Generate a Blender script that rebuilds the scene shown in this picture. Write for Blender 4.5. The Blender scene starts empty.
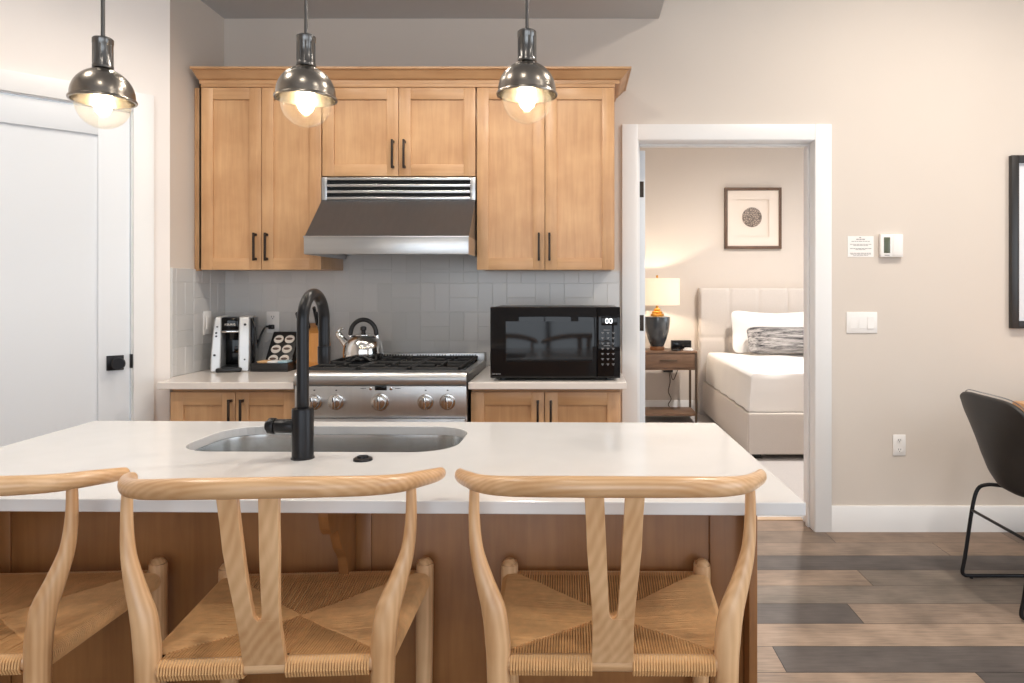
import bpy, bmesh, math, random
from mathutils import Vector, Matrix
random.seed(7)
SC = bpy.context.scene
COL = SC.collection
R = math.radians

# ------------------------------------------------------------------ camera
cam_d = bpy.data.cameras.new('camera'); cam = bpy.data.objects.new('camera', cam_d); COL.objects.link(cam)
cam.location = (0, 0, 1.309); cam.rotation_euler = (R(90), 0, 0)
cam_d.sensor_width = 36; cam_d.lens = 700 / 1024 * 36
cam_d.shift_x = -63 / 1024; cam_d.shift_y = -51.5 / 1024
cam_d.clip_start = .02; cam_d.clip_end = 200
SC.camera = cam
# ------------------------------------------------------------------ colour management, sky, lights
SC.view_settings.view_transform = 'Standard'; SC.view_settings.look = 'None'
SC.view_settings.gamma = 1; SC.view_settings.use_curve_mapping = False
SC.view_settings.exposure = 0.03
SC.cycles.use_denoising = True
SC.cycles.max_bounces = 10; SC.cycles.diffuse_bounces = 6; SC.cycles.glossy_bounces = 5
SC.cycles.transparent_max_bounces = 12; SC.cycles.sample_clamp_indirect = 8
SC.cycles.caustics_reflective = False; SC.cycles.caustics_refractive = False
W = bpy.data.worlds.new('sky'); SC.world = W; W.use_nodes = True
_bg = W.node_tree.nodes['Background']
_bg.inputs[0].default_value = (.84, .92, 1, 1); _bg.inputs[1].default_value = 3.3

def light(name, kind, loc, energy, color, rot=(0, 0, 0), **kw):
    d = bpy.data.lights.new(name, kind); d.energy = energy; d.color = color
    for k, v in kw.items(): setattr(d, k, v)
    o = bpy.data.objects.new(name, d); COL.objects.link(o); o.location = loc; o.rotation_euler = rot
    return o
WARM = (1, .91, .80)
# daylight enters through the windows of the living room and of the bedroom (portals only guide the sampling)
def portal(name, loc, rot, sx, sy):
    o = light(name, 'AREA', loc, 1, (1, 1, 1), rot, shape='RECTANGLE', size=sx, size_y=sy)
    o.data.cycles.is_portal = True
portal('portal_rear', (-.35, -2.78, 1.45), (R(90), 0, 0), 3.1, 2.5)
portal('portal_rear_right', (2.55, -2.78, 1.45), (R(90), 0, 0), 2.1, 2.5)
portal('portal_right', (4.28, .3, 1.5), (0, R(90), 0), 2.4, 3.2)
portal('portal_bedroom', (4.48, 5.9, 1.5), (0, R(90), 0), 1.9, 2.2)
# unseen ceiling cans: first read off a shadow, others added as fill
for i, (x, y, z, e) in enumerate([(1.75, 2.45, 3.43, 165), (3.2, 2.3, 3.43, 80), (1.7, .4, 3.43, 50), (-.5, .1, 3.43, 35),
                                  (-2.1, 1.5, 3.43, 85), (3.2, .2, 3.43, 60)]):
    light('unseen_ceiling_can', 'SPOT', (x, y, z), e, WARM, spot_size=R(172), spot_blend=1, shadow_soft_size=.06)
for i, (x, y, z, e) in enumerate([(-1.45, 2.5, 2.76, 17), (-.85, 2.5, 2.76, 15), (-.26, 2.4, 2.76, 36)]):
    light('soffit_can', 'SPOT', (x, y, z), e, WARM, spot_size=R(164), spot_blend=.5, shadow_soft_size=.03)
light('unseen_bedroom_can', 'SPOT', (1.9, 5.6, 2.96), 270, (1, .93, .87), spot_size=R(174), spot_blend=1, shadow_soft_size=.06)  # unseen bedroom lamp, set strong and wide to brighten the far wall

# ------------------------------------------------------------------ materials
def sr(r, g, b):
    f = lambda c: (c / 255 / 12.92) if c / 255 <= .04045 else ((c / 255 + .055) / 1.055) ** 2.4
    return (f(r), f(g), f(b), 1)
def new_mat(name):
    m = bpy.data.materials.new(name); m.use_nodes = True
    nt = m.node_tree; b = nt.nodes['Principled BSDF']
    return m, nt, b
def N(nt, t, **kw):
    n = nt.nodes.new(t)
    for k, v in kw.items(): setattr(n, k, v)
    return n
def mat(name, col, rough=.5, metal=0, noise=0, nscale=30, bump=0, bscale=200, coat=0, emit=None, es=0, alpha=1, spec=None, stretch=None):
    m, nt, b = new_mat(name)
    b.inputs['Base Color'].default_value = col; b.inputs['Roughness'].default_value = rough
    b.inputs['Metallic'].default_value = metal; b.inputs['Coat Weight'].default_value = coat
    b.inputs['Coat Roughness'].default_value = .05
    if spec is not None: b.inputs['Specular IOR Level'].default_value = spec
    if emit: b.inputs['Emission Color'].default_value = emit; b.inputs['Emission Strength'].default_value = es
    b.inputs['Alpha'].default_value = alpha
    if noise or bump:
        tc = N(nt, 'ShaderNodeTexCoord'); mp = N(nt, 'ShaderNodeMapping')
        nt.links.new(tc.outputs['Object'], mp.inputs[0])
        if stretch: mp.inputs['Scale'].default_value = stretch
    if noise:
        nz = N(nt, 'ShaderNodeTexNoise'); nz.inputs['Scale'].default_value = nscale; nz.inputs['Detail'].default_value = 4
        nt.links.new(mp.outputs[0], nz.inputs[0])
        mx = N(nt, 'ShaderNodeMix', data_type='RGBA')
        mx.inputs[6].default_value = [c * (1 - noise) for c in col[:3]] + [1]
        mx.inputs[7].default_value = [min(1, c * (1 + noise)) for c in col[:3]] + [1]
        nt.links.new(nz.outputs[0], mx.inputs[0]); nt.links.new(mx.outputs[2], b.inputs['Base Color'])
    if bump:
        nz = N(nt, 'ShaderNodeTexNoise'); nz.inputs['Scale'].default_value = bscale; nz.inputs['Detail'].default_value = 2
        nt.links.new(mp.outputs[0], nz.inputs[0])
        bp = N(nt, 'ShaderNodeBump'); bp.inputs['Strength'].default_value = bump; bp.inputs['Distance'].default_value = .002
        nt.links.new(nz.outputs[0], bp.inputs['Height']); nt.links.new(bp.outputs[0], b.inputs['Normal'])
    return m
def wood(name, c1, c2, axis='z', rough=.4, sc=9, rings=0, coat=0):
    m, nt, b = new_mat(name)
    tc = N(nt, 'ShaderNodeTexCoord'); oi = N(nt, 'ShaderNodeObjectInfo')
    ml = N(nt, 'ShaderNodeVectorMath', operation='SCALE'); ml.inputs[0].default_value = (3.1, 7.7, 5.3)
    nt.links.new(oi.outputs['Random'], ml.inputs[3])
    ad = N(nt, 'ShaderNodeVectorMath', operation='ADD')
    nt.links.new(tc.outputs['Object'], ad.inputs[0]); nt.links.new(ml.outputs[0], ad.inputs[1])
    mp = N(nt, 'ShaderNodeMapping'); nt.links.new(ad.outputs[0], mp.inputs[0])
    mp.inputs['Scale'].default_value = {'z': (1, 1, .07), 'x': (.07, 1, 1), 'y': (1, .07, 1)}[axis]
    n1 = N(nt, 'ShaderNodeTexNoise'); n1.inputs['Scale'].default_value = sc * 6; n1.inputs['Detail'].default_value = 5; n1.inputs['Distortion'].default_value = .6
    n2 = N(nt, 'ShaderNodeTexNoise'); n2.inputs['Scale'].default_value = 5; n2.inputs['Detail'].default_value = 3
    nt.links.new(mp.outputs[0], n1.inputs[0]); nt.links.new(ad.outputs[0], n2.inputs[0])
    av = N(nt, 'ShaderNodeMix', data_type='FLOAT'); av.inputs[0].default_value = .62
    nt.links.new(n1.outputs[0], av.inputs[2]); nt.links.new(n2.outputs[0], av.inputs[3])
    src = av.outputs[0]
    if rings:
        wv = N(nt, 'ShaderNodeTexWave', wave_type='RINGS', rings_direction={'z': 'Z', 'x': 'X', 'y': 'Y'}[axis]); wv.inputs['Scale'].default_value = rings
        wv.inputs['Distortion'].default_value = 5; wv.inputs['Detail'].default_value = 2; wv.inputs['Detail Scale'].default_value = .6
        nt.links.new(mp.outputs[0], wv.inputs[0])
        a2 = N(nt, 'ShaderNodeMix', data_type='FLOAT'); a2.inputs[0].default_value = .11
        nt.links.new(src, a2.inputs[2]); nt.links.new(wv.outputs['Fac'], a2.inputs[3]); src = a2.outputs[0]
    rp = N(nt, 'ShaderNodeValToRGB'); rp.color_ramp.elements[0].position = .33; rp.color_ramp.elements[1].position = .68
    rp.color_ramp.elements[0].color = c2; rp.color_ramp.elements[1].color = c1
    nt.links.new(src, rp.inputs[0]); nt.links.new(rp.outputs[0], b.inputs['Base Color'])
    b.inputs['Roughness'].default_value = rough; b.inputs['Coat Weight'].default_value = coat; b.inputs['Coat Roughness'].default_value = .2
    bp = N(nt, 'ShaderNodeBump'); bp.inputs['Strength'].default_value = .06; bp.inputs['Distance'].default_value = .002
    nt.links.new(n1.outputs[0], bp.inputs['Height']); nt.links.new(bp.outputs[0], b.inputs['Normal'])
    return m
def steel(name, col, rough, stretch, bump=.12):
    m = mat(name, col, rough, 1, noise=.06, nscale=60, bump=bump, bscale=120, stretch=stretch)
    return m
def glass(name, tint=(1, 1, 1, 1), refl=.08, haze=.03):
    m, nt, b = new_mat(name); nt.nodes.remove(b)
    out = nt.nodes['Material Output']
    tr = N(nt, 'ShaderNodeBsdfTransparent'); tr.inputs[0].default_value = tint
    gl = N(nt, 'ShaderNodeBsdfGlossy'); gl.inputs['Roughness'].default_value = .02
    lw = N(nt, 'ShaderNodeLayerWeight'); lw.inputs[0].default_value = .25
    mth = N(nt, 'ShaderNodeMath', operation='MULTIPLY_ADD'); mth.inputs[1].default_value = .6; mth.inputs[2].default_value = refl
    nt.links.new(lw.outputs['Facing'], mth.inputs[0])
    pw = N(nt, 'ShaderNodeMath', operation='POWER'); pw.inputs[1].default_value = 2.0
    nt.links.new(mth.outputs[0], pw.inputs[0])
    mx = N(nt, 'ShaderNodeMixShader'); nt.links.new(pw.outputs[0], mx.inputs[0])
    tl = N(nt, 'ShaderNodeBsdfTranslucent'); tl.inputs[0].default_value = (1, .97, .92, 1)
    m2 = N(nt, 'ShaderNodeMixShader'); m2.inputs[0].default_value = haze
    nt.links.new(tr.outputs[0], m2.inputs[1]); nt.links.new(tl.outputs[0], m2.inputs[2])
    nt.links.new(m2.outputs[0], mx.inputs[1]); nt.links.new(gl.outputs[0], mx.inputs[2]); nt.links.new(mx.outputs[0], out.inputs[0])
    return m

M = {}
M['wall'] = mat('wall_paint', sr(214, 204, 194), .85, noise=.02, nscale=3, bump=.08, bscale=350)
M['wall_lit'] = mat('wall_paint_lit', sr(236, 229, 224), .85, noise=.02, nscale=3, bump=.08, bscale=350)  # wall paint lightened to stand for the strong light on the pantry wall
M['ceil'] = mat('ceiling_paint', sr(196, 198, 200), .9, bump=.05, bscale=300)
M['white'] = mat('white_trim_paint', sr(232, 231, 230), .4, bump=.02, bscale=60)
M['door'] = mat('white_door_paint', sr(224, 227, 231), .45, bump=.02, bscale=60)
M['maple_v'] = wood('maple_vertical_grain', sr(209, 166, 122), sr(182, 137, 96), 'z', .38)
M['maple_h'] = wood('maple_horizontal_grain', sr(209, 166, 122), sr(182, 137, 96), 'x', .38)
M['maple_shaded'] = wood('maple_shaded_panel', sr(160, 110, 64), sr(128, 84, 46), 'z', .38)  # cabinet maple darkened to hold the shade under the island overhang
M['ash'] = wood('ash_wood', sr(228, 188, 144), sr(190, 142, 96), 'z', .35, sc=7, coat=.15, rings=38)
M['ash_x'] = wood('ash_wood_rail', sr(226, 188, 146), sr(190, 144, 98), 'x', .33, sc=7, coat=.25, rings=38)
M['cord'] = mat('paper_cord', sr(216, 168, 114), .7, noise=.25, nscale=45)
M['cord_base'] = mat('paper_cord_core', sr(104, 72, 42), .9)
M['quartz'] = mat('white_quartz', sr(216, 215, 215), .12, noise=.05, nscale=9)
M['quartz_b'] = mat('quartz_counter', sr(226, 218, 211), .14, noise=.03, nscale=40)
M['steel_h'] = steel('brushed_steel_horizontal', (.54, .545, .55, 1), .33, (.05, 1, 1))
M['steel_v'] = steel('brushed_steel_vertical', (.58, .585, .59, 1), .38, (1, 1, .05))
M['steel_c'] = steel('hood_canopy_steel_darkened', (.25, .27, .30, 1), .32, (1, .3, .05), bump=.05)  # steel darkened to stand for the dim soffit mirrored in the slope
M['steel_k'] = mat('satin_steel', (.62, .61, .60, 1), .2, 1)
M['steel_p'] = mat('polished_steel', (.78, .77, .75, 1), .08, 1)
M['steel_sink'] = steel('sink_steel', (.55, .55, .54, 1), .25, (1, 1, .08))
M['black'] = mat('black_plastic', (.012, .012, .013, 1), .35)
M['black_g'] = mat('black_gloss', (.006, .006, .007, 1), .05, spec=.3)
M['black_glass'] = mat('black_door_glass', (.008, .008, .009, 1), .03, spec=.3)
M['black_m'] = mat('matte_black_metal', (.018, .018, .02, 1), .32, .6)
M['iron'] = mat('cast_iron', (.022, .021, .021, 1), .6, bump=.3, bscale=300)
M['bronze'] = mat('dark_bronze_handle', (.045, .034, .028, 1), .4, .8)
M['nickel'] = mat('antique_nickel', (.30, .27, .235, 1), .26, 1, bump=.05, bscale=80, stretch=(1, 1, .2))
M['nickel_d'] = mat('dark_nickel', (.17, .165, .16, 1), .28, 1)
M['globe'] = glass('hazed_globe_glass', (1, .97, .92, 1), .16)  # slight haze and warm tint mixed in for the bulb's glow
M['bulb'] = mat('glowing_bulb', (1, .8, .5, 1), .4, emit=(1, .80, .52, 1), es=62)
M['plate'] = mat('white_plate_plastic', sr(238, 235, 232), .35)
M['slot'] = mat('dark_slot', (.03, .03, .03, 1), .6)
M['paper'] = mat('white_paper', sr(238, 235, 232), .8)
M['ink'] = mat('grey_ink', sr(150, 146, 146), .8)
M['lcd'] = mat('lcd_green', sr(86, 92, 74), .25)
M['silver'] = mat('silver_plastic', (.60, .60, .60, 1), .35, .5)
M['leather'] = mat('black_leather', (.022, .020, .019, 1), .5, noise=.25, nscale=14, bump=.25, bscale=260)
M['tan'] = mat('tan_leather', sr(196, 142, 92), .5, noise=.1, nscale=20)
M['stitch'] = mat('pale_stitching', sr(112, 116, 128), .7)
M['tabletop'] = wood('table_wood', sr(214, 168, 118), sr(186, 136, 88), 'x', .4)
M['blockwood'] = wood('knife_block_wood', sr(222, 158, 84), sr(200, 132, 62), 'z', .4)
M['linen'] = mat('greige_linen', sr(206, 198, 191), .9, noise=.08, nscale=160, bump=.35, bscale=420)
M['sheet'] = mat('white_bedding', sr(240, 237, 234), .85, bump=.15, bscale=18)
M['night'] = wood('walnut_grey', sr(128, 98, 76), sr(96, 72, 54), 'x', .45)
M['nightm'] = mat('dark_frame_metal', sr(92, 76, 62), .4, .5)
M['gold'] = mat('antique_gold', sr(206, 150, 70), .3, 1)
M['urn'] = mat('smoked_glass', (.035, .042, .05, 1), .08, noise=.5, nscale=8, coat=.8)
M['copper'] = mat('copper_foot', sr(190, 140, 105), .3, 1)
M['carpet'] = mat('bedroom_carpet', sr(196, 192, 190), .95, noise=.12, nscale=120, bump=.6, bscale=500)
M['frame_b'] = wood('dark_brown_frame', sr(112, 86, 68), sr(84, 62, 48), 'z', .5)
M['mat_board'] = mat('mat_board', sr(232, 220, 208), .85)
M['frame_k'] = mat('black_frame', (.02, .018, .018, 1), .35)
M['mat_blue'] = mat('pale_mat', sr(226, 228, 233), .6)
M['redge'] = mat('threshold_wood', sr(196, 168, 140), .5)
M['amber'] = mat('tan_packet', sr(214, 172, 124), .6)
M['bluep'] = mat('pale_blue_packet', sr(176, 206, 218), .6)
M['podfoil'] = mat('pod_lid', sr(222, 214, 206), .45)
M['poddark'] = mat('pod_print', sr(92, 72, 64), .6)
M['rug_dark'] = mat('dark_panel', (.03, .03, .03, 1), .7)
M['led'] = mat('lit_digits', (.9, .95, 1, 1), .5, emit=(.9, .96, 1, 1), es=2.2)
M['key'] = mat('key_legend', sr(132, 132, 134), .6)
M['curtain'] = mat('grey_curtain', sr(150, 156, 168), .9)

# lamp shade: thin cloth that lets light through
m, nt, b = new_mat('lamp_shade_cloth'); nt.nodes.remove(b)
df = N(nt, 'ShaderNodeBsdfDiffuse'); df.inputs[0].default_value = (.9, .86, .8, 1)
tl = N(nt, 'ShaderNodeBsdfTranslucent'); tl.inputs[0].default_value = (.96, .92, .86, 1)
mx = N(nt, 'ShaderNodeMixShader'); mx.inputs[0].default_value = .72
nt.links.new(df.outputs[0], mx.inputs[1]); nt.links.new(tl.outputs[0], mx.inputs[2]); nt.links.new(mx.outputs[0], nt.nodes['Material Output'].inputs[0])
M['shade'] = m
# floor planks: colour per plank from a face attribute, grain along the plank
m, nt, b = new_mat('vinyl_plank'); M['plank'] = m
at = N(nt, 'ShaderNodeAttribute'); at.attribute_name = 'plank'
tc = N(nt, 'ShaderNodeTexCoord'); mp = N(nt, 'ShaderNodeMapping'); mp.inputs['Scale'].default_value = (.09, 1, 1)
ad = N(nt, 'ShaderNodeVectorMath', operation='MULTIPLY_ADD'); ad.inputs[1].default_value = (9, 13, 0)
nt.links.new(at.outputs['Color'], ad.inputs[0]); nt.links.new(tc.outputs['Object'], ad.inputs[2])
nt.links.new(ad.outputs[0], mp.inputs[0])
nz = N(nt, 'ShaderNodeTexNoise'); nz.inputs['Scale'].default_value = 85; nz.inputs['Detail'].default_value = 8; nz.inputs['Distortion'].default_value = .3; nz.inputs['Roughness'].default_value = .65
nt.links.new(mp.outputs[0], nz.inputs[0])
n2 = N(nt, 'ShaderNodeTexNoise'); n2.inputs['Scale'].default_value = 6; nt.links.new(tc.outputs['Object'], n2.inputs[0])
sm = N(nt, 'ShaderNodeMath', operation='ADD'); nt.links.new(nz.outputs[0], sm.inputs[0]); nt.links.new(n2.outputs[0], sm.inputs[1])
mr = N(nt, 'ShaderNodeMapRange'); mr.inputs[1].default_value = .6; mr.inputs[2].default_value = 1.4; mr.inputs[3].default_value = .5; mr.inputs[4].default_value = 1.42
nt.links.new(sm.outputs[0], mr.inputs[0])
vm = N(nt, 'ShaderNodeVectorMath', operation='SCALE'); nt.links.new(at.outputs['Color'], vm.inputs[0]); nt.links.new(mr.outputs[0], vm.inputs[3])
nt.links.new(vm.outputs[0], b.inputs['Base Color']); b.inputs['Roughness'].default_value = .5
bp = N(nt, 'ShaderNodeBump'); bp.inputs['Strength'].default_value = .12; bp.inputs['Distance'].default_value = .003
nt.links.new(nz.outputs[0], bp.inputs['Height']); nt.links.new(bp.outputs[0], b.inputs['Normal'])
# glazed tiles: tone per tile
m, nt, b = new_mat('glazed_tile'); M['tile'] = m
ge = N(nt, 'ShaderNodeNewGeometry'); rp = N(nt, 'ShaderNodeValToRGB')
rp.color_ramp.elements[0].color = sr(199, 198, 196); rp.color_ramp.elements[1].color = sr(208, 206, 204)
nt.links.new(ge.outputs['Random Per Island'], rp.inputs[0]); nt.links.new(rp.outputs[0], b.inputs['Base Color'])
b.inputs['Roughness'].default_value = .2
tc = N(nt, 'ShaderNodeTexCoord'); nz = N(nt, 'ShaderNodeTexNoise'); nz.inputs['Scale'].default_value = 22; nt.links.new(tc.outputs['Object'], nz.inputs[0])
bp = N(nt, 'ShaderNodeBump'); bp.inputs['Strength'].default_value = .05; bp.inputs['Distance'].default_value = .004
nt.links.new(nz.outputs[0], bp.inputs['Height']); nt.links.new(bp.outputs[0], b.inputs['Normal'])
M['grout'] = mat('pale_grout', sr(205, 203, 200), .9)
# woven cushion: dark and pale threads in horizontal bands
m, nt, b = new_mat('woven_black_white'); M['woven'] = m
tc = N(nt, 'ShaderNodeTexCoord'); mp = N(nt, 'ShaderNodeMapping'); mp.inputs['Scale'].default_value = (.07, 1, 1)
nt.links.new(tc.outputs['Object'], mp.inputs[0])
nz = N(nt, 'ShaderNodeTexNoise'); nz.inputs['Scale'].default_value = 46; nz.inputs['Detail'].default_value = 15; nz.inputs['Roughness'].default_value = .75; nt.links.new(mp.outputs[0], nz.inputs[0])
rp = N(nt, 'ShaderNodeValToRGB'); rp.color_ramp.elements[0].position = .40; rp.color_ramp.elements[1].position = .68
rp.color_ramp.elements[0].color = (.03, .03, .035, 1); rp.color_ramp.elements[1].color = (.72, .68, .65, 1)
nt.links.new(nz.outputs[0], rp.inputs[0]); nt.links.new(rp.outputs[0], b.inputs['Base Color']); b.inputs['Roughness'].default_value = .9
# round agate print
m, nt, b = new_mat('agate_print'); M['agate'] = m
tc = N(nt, 'ShaderNodeTexCoord'); vo = N(nt, 'ShaderNodeTexVoronoi', feature='DISTANCE_TO_EDGE'); vo.inputs['Scale'].default_value = 48
nt.links.new(tc.outputs['Object'], vo.inputs[0]); rp = N(nt, 'ShaderNodeValToRGB')
rp.color_ramp.elements[0].color = (.05, .04, .035, 1); rp.color_ramp.elements[1].color = (.42, .33, .27, 1); rp.color_ramp.elements[1].position = .22
nt.links.new(vo.outputs[0], rp.inputs[0]); nt.links.new(rp.outputs[0], b.inputs['Base Color'])

# ------------------------------------------------------------------ geometry helpers
class B:
    """collects shapes for ONE mesh object"""
    def __init__(s): s.bm = bmesh.new()
    def _join(s, t, mi=0, mtx=None):
        for f in t.faces: f.material_index = mi
        if mtx is not None: bmesh.ops.transform(t, matrix=mtx, verts=t.verts)
        me = bpy.data.meshes.new('tmp'); t.to_mesh(me); t.free(); s.bm.from_mesh(me); bpy.data.meshes.remove(me)
        return s
    def box(s, x0, x1, y0, y1, z0, z1, b=0, mi=0, seg=2, mtx=None):
        t = bmesh.new(); bmesh.ops.create_cube(t, size=1)
        for v in t.verts: v.co = Vector((x0 + (v.co.x + .5) * (x1 - x0), y0 + (v.co.y + .5) * (y1 - y0), z0 + (v.co.z + .5) * (z1 - z0)))
        if b: bmesh.ops.bevel(t, geom=list(t.edges), offset=b, segments=seg, profile=.5, affect='EDGES')
        return s._join(t, mi, mtx)
    def prism(s, poly, x0, x1, axis='x', mi=0, b=0, mtx=None):
        """poly in the two other axes (x: (y,z); y: (x,z); z: (x,y)), extruded from x0 to x1"""
        t = bmesh.new()
        def P(a, c, k): return {'x': (k, a, c), 'y': (a, k, c), 'z': (a, c, k)}[axis]
        v0 = [t.verts.new(P(a, c, x0)) for a, c in poly]; v1 = [t.verts.new(P(a, c, x1)) for a, c in poly]
        t.faces.new(v0); t.faces.new(v1[::-1]); n = len(poly)
        for i in range(n): t.faces.new([v0[i], v1[i], v1[(i + 1) % n], v0[(i + 1) % n]])
        bmesh.ops.recalc_face_normals(t, faces=t.faces)
        if b: bmesh.ops.bevel(t, geom=list(t.edges), offset=b, segments=2, profile=.5, affect='EDGES')
        return s._join(t, mi, mtx)
    def cyl(s, p0, p1, r0, r1=None, n=24, mi=0, b=0):
        r1 = r0 if r1 is None else r1; p0 = Vector(p0); p1 = Vector(p1); d = p1 - p0
        t = bmesh.new(); bmesh.ops.create_cone(t, cap_ends=True, segments=n, radius1=r0, radius2=r1, depth=d.length)
        if b: bmesh.ops.bevel(t, geom=[e for e in t.edges if len(e.link_faces) == 2 and any(len(f.verts) > 4 for f in e.link_faces)], offset=b, segments=2, profile=.5, affect='EDGES')
        return s._join(t, mi, Matrix.Translation((p0 + p1) / 2) @ d.to_track_quat('Z', 'Y').to_matrix().to_4x4())
    def lathe(s, prof, n=40, mi=0, mtx=None, c=(0, 0)):
        """prof: (r,z) list turned around the vertical axis through c"""
        t = bmesh.new(); rings = []
        for r, z in prof:
            if r < 1e-5: rings.append([t.verts.new((c[0], c[1], z))])
            else: rings.append([t.verts.new((c[0] + r * math.cos(2 * math.pi * k / n), c[1] + r * math.sin(2 * math.pi * k / n), z)) for k in range(n)])
        for a, q in zip(rings, rings[1:]):
            for k in range(n):
                k2 = (k + 1) % n
                vs = [a[k % len(a)], a[k2 % len(a)], q[k2 % len(q)], q[k % len(q)]]
                u = []
                for v in vs:
                    if v not in u: u.append(v)
                if len(u) > 2: t.faces.new(u)
        bmesh.ops.recalc_face_normals(t, faces=t.faces)
        return s._join(t, mi, mtx)
    def sphere(s, c, r, sc=(1, 1, 1), mi=0, n=24, mtx=None):
        t = bmesh.new(); bmesh.ops.create_uvsphere(t, u_segments=n, v_segments=n // 2, radius=r)
        for v in t.verts: v.co = Vector(c) + Vector((v.co.x * sc[0], v.co.y * sc[1], v.co.z * sc[2]))
        return s._join(t, mi, mtx)
    def sweep(s, pts, rad, n=12, sub=6, up=(0, 0, 1), mi=0, cap=True):
        """smooth tube through pts; rad per point is a number or (across, along up)"""
        P = [Vector(p) for p in pts]; rad = list(rad) if isinstance(rad, (list, tuple)) and len(rad) == len(P) and not (len(P) == 2 and isinstance(rad[0], (int, float)) and False) else [rad] * len(P)
        Rr = [(r, r) if isinstance(r, (int, float)) else r for r in rad]
        if sub > 1 and len(P) > 2:
            Q, S = [], []
            for i in range(len(P) - 1):
                a, b_, c, d = P[max(i - 1, 0)], P[i], P[i + 1], P[min(i + 2, len(P) - 1)]
                for k in range(sub):
                    t = k / sub
                    Q.append(.5 * ((2 * b_) + (c - a) * t + (2 * a - 5 * b_ + 4 * c - d) * t * t + (3 * b_ - a - 3 * c + d) * t ** 3))
                    S.append(tuple(Rr[i][j] * (1 - t) + Rr[i + 1][j] * t for j in (0, 1)))
            Q.append(P[-1]); S.append(Rr[-1])
        else: Q, S = P, Rr
        t = bmesh.new(); rings = []; U = Vector(up)
        for i, p in enumerate(Q):
            tg = (Q[min(i + 1, len(Q) - 1)] - Q[max(i - 1, 0)]).normalized()
            if i == 0:
                sd = tg.cross(U)
                if sd.length < .15: sd = tg.cross(Vector((1, 0, 0)) if abs(tg.x) < .8 else Vector((0, 1, 0)))
            else: sd = sd - tg * sd.dot(tg)
            sd = sd.normalized(); nn = sd.cross(tg).normalized()
            rings.append([t.verts.new(p + sd * (math.cos(2 * math.pi * k / n) * S[i][0]) + nn * (math.sin(2 * math.pi * k / n) * S[i][1])) for k in range(n)])
        for a, q in zip(rings, rings[1:]):
            for k in range(n): t.faces.new([a[k], a[(k + 1) % n], q[(k + 1) % n], q[k]])
        if cap:
            for rg, end, sg in ((rings[0], 0, -1), (rings[-1], -1, 1)):
                tg = (Q[1] - Q[0]).normalized() * -1 if end == 0 else (Q[-1] - Q[-2]).normalized()
                r = min(S[end]) ; prev = rg
                for ff, dd in ((.75, .45), (.4, .7)):
                    cc = Q[end] + tg * r * dd
                    ring = [t.verts.new(cc + (v.co - Q[end]) * ff) for v in rg]
                    for k in range(n): t.faces.new([prev[k], prev[(k + 1) % n], ring[(k + 1) % n], ring[k]])
                    prev = ring
                t.faces.new(prev)
        bmesh.ops.recalc_face_normals(t, faces=t.faces)
        return s._join(t, mi)
    def loft(s, loops, mi=0, cap0=False, cap1=False):
        t = bmesh.new(); L = [[t.verts.new(p) for p in lp] for lp in loops]; n = len(L[0])
        for a, q in zip(L, L[1:]):
            for k in range(n): t.faces.new([a[k], a[(k + 1) % n], q[(k + 1) % n], q[k]])
        if cap0: t.faces.new(L[0])
        if cap1: t.faces.new(L[-1])
        bmesh.ops.recalc_face_normals(t, faces=t.faces)
        return s._join(t, mi)
    def grid(s, f, nu, nv, mi=0):
        t = bmesh.new(); V = [[t.verts.new(f(i / nu, j / nv)) for j in range(nv + 1)] for i in range(nu + 1)]
        for i in range(nu):
            for j in range(nv): t.faces.new([V[i][j], V[i + 1][j], V[i + 1][j + 1], V[i][j + 1]])
        return s._join(t, mi)
    def text(s, body, size, mtx, mi=0, depth=.0004):
        c = bpy.data.curves.new('t', 'FONT'); c.body = body; c.size = size; c.extrude = depth; c.align_x = 'CENTER'; c.align_y = 'CENTER'
        o = bpy.data.objects.new('t', c); COL.objects.link(o)
        dg = bpy.context.evaluated_depsgraph_get(); me = bpy.data.meshes.new_from_object(o.evaluated_get(dg))
        t = bmesh.new(); t.from_mesh(me); bpy.data.objects.remove(o); bpy.data.curves.remove(c); bpy.data.meshes.remove(me)
        return s._join(t, mi, mtx)

def rrect(cx, cy, hx, hy, r, z, n=6):
    out = []
    for sx, sy, a0 in ((1, 1, 0), (-1, 1, 90), (-1, -1, 180), (1, -1, 270)):
        for k in range(n + 1):
            a = R(a0 + 90 * k / n); out.append((cx + sx * (hx - r) + r * math.cos(a), cy + sy * (hy - r) + r * math.sin(a), z))
    return out

def obj(name, bld, mats, parent=None, world=True, smooth=True, ang=35):
    """ONE mesh object; when world, the builder holds world coordinates and the parent is unrotated"""
    bm = bld.bm
    if parent is not None and world:
        bmesh.ops.translate(bm, vec=-root_loc(parent), verts=bm.verts)
    me = bpy.data.meshes.new(name); bm.to_mesh(me); bm.free()
    for mm in (mats if isinstance(mats, (list, tuple)) else [mats]): me.materials.append(mm)
    if smooth:
        me.shade_smooth(); me.set_sharp_from_angle(angle=R(ang))
    o = bpy.data.objects.new(name, me); COL.objects.link(o)
    if parent is not None: o.parent = parent
    return o
def root_loc(o):
    v = Vector((0, 0, 0))
    while o is not None: v += o.location; o = o.parent
    return v
def tag(o, label, cat, group=None, kind=None):
    o['label'] = label; o['category'] = cat
    if group: o['group'] = group
    if kind: o['kind'] = kind
    return o
def thing(name, label, cat, loc=(0, 0, 0), rz=0, group=None):
    o = bpy.data.objects.new(name, None); COL.objects.link(o); o.empty_display_size = .05
    o.location = loc; o.rotation_euler = (0, 0, rz)
    return tag(o, label, cat, group)
def struct(name, bld, mats, parent=None, label=None):
    o = obj(name, bld, mats, parent)
    if parent is None:
        o['kind'] = 'structure'
    if label: o['label'] = label
    return o
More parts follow.
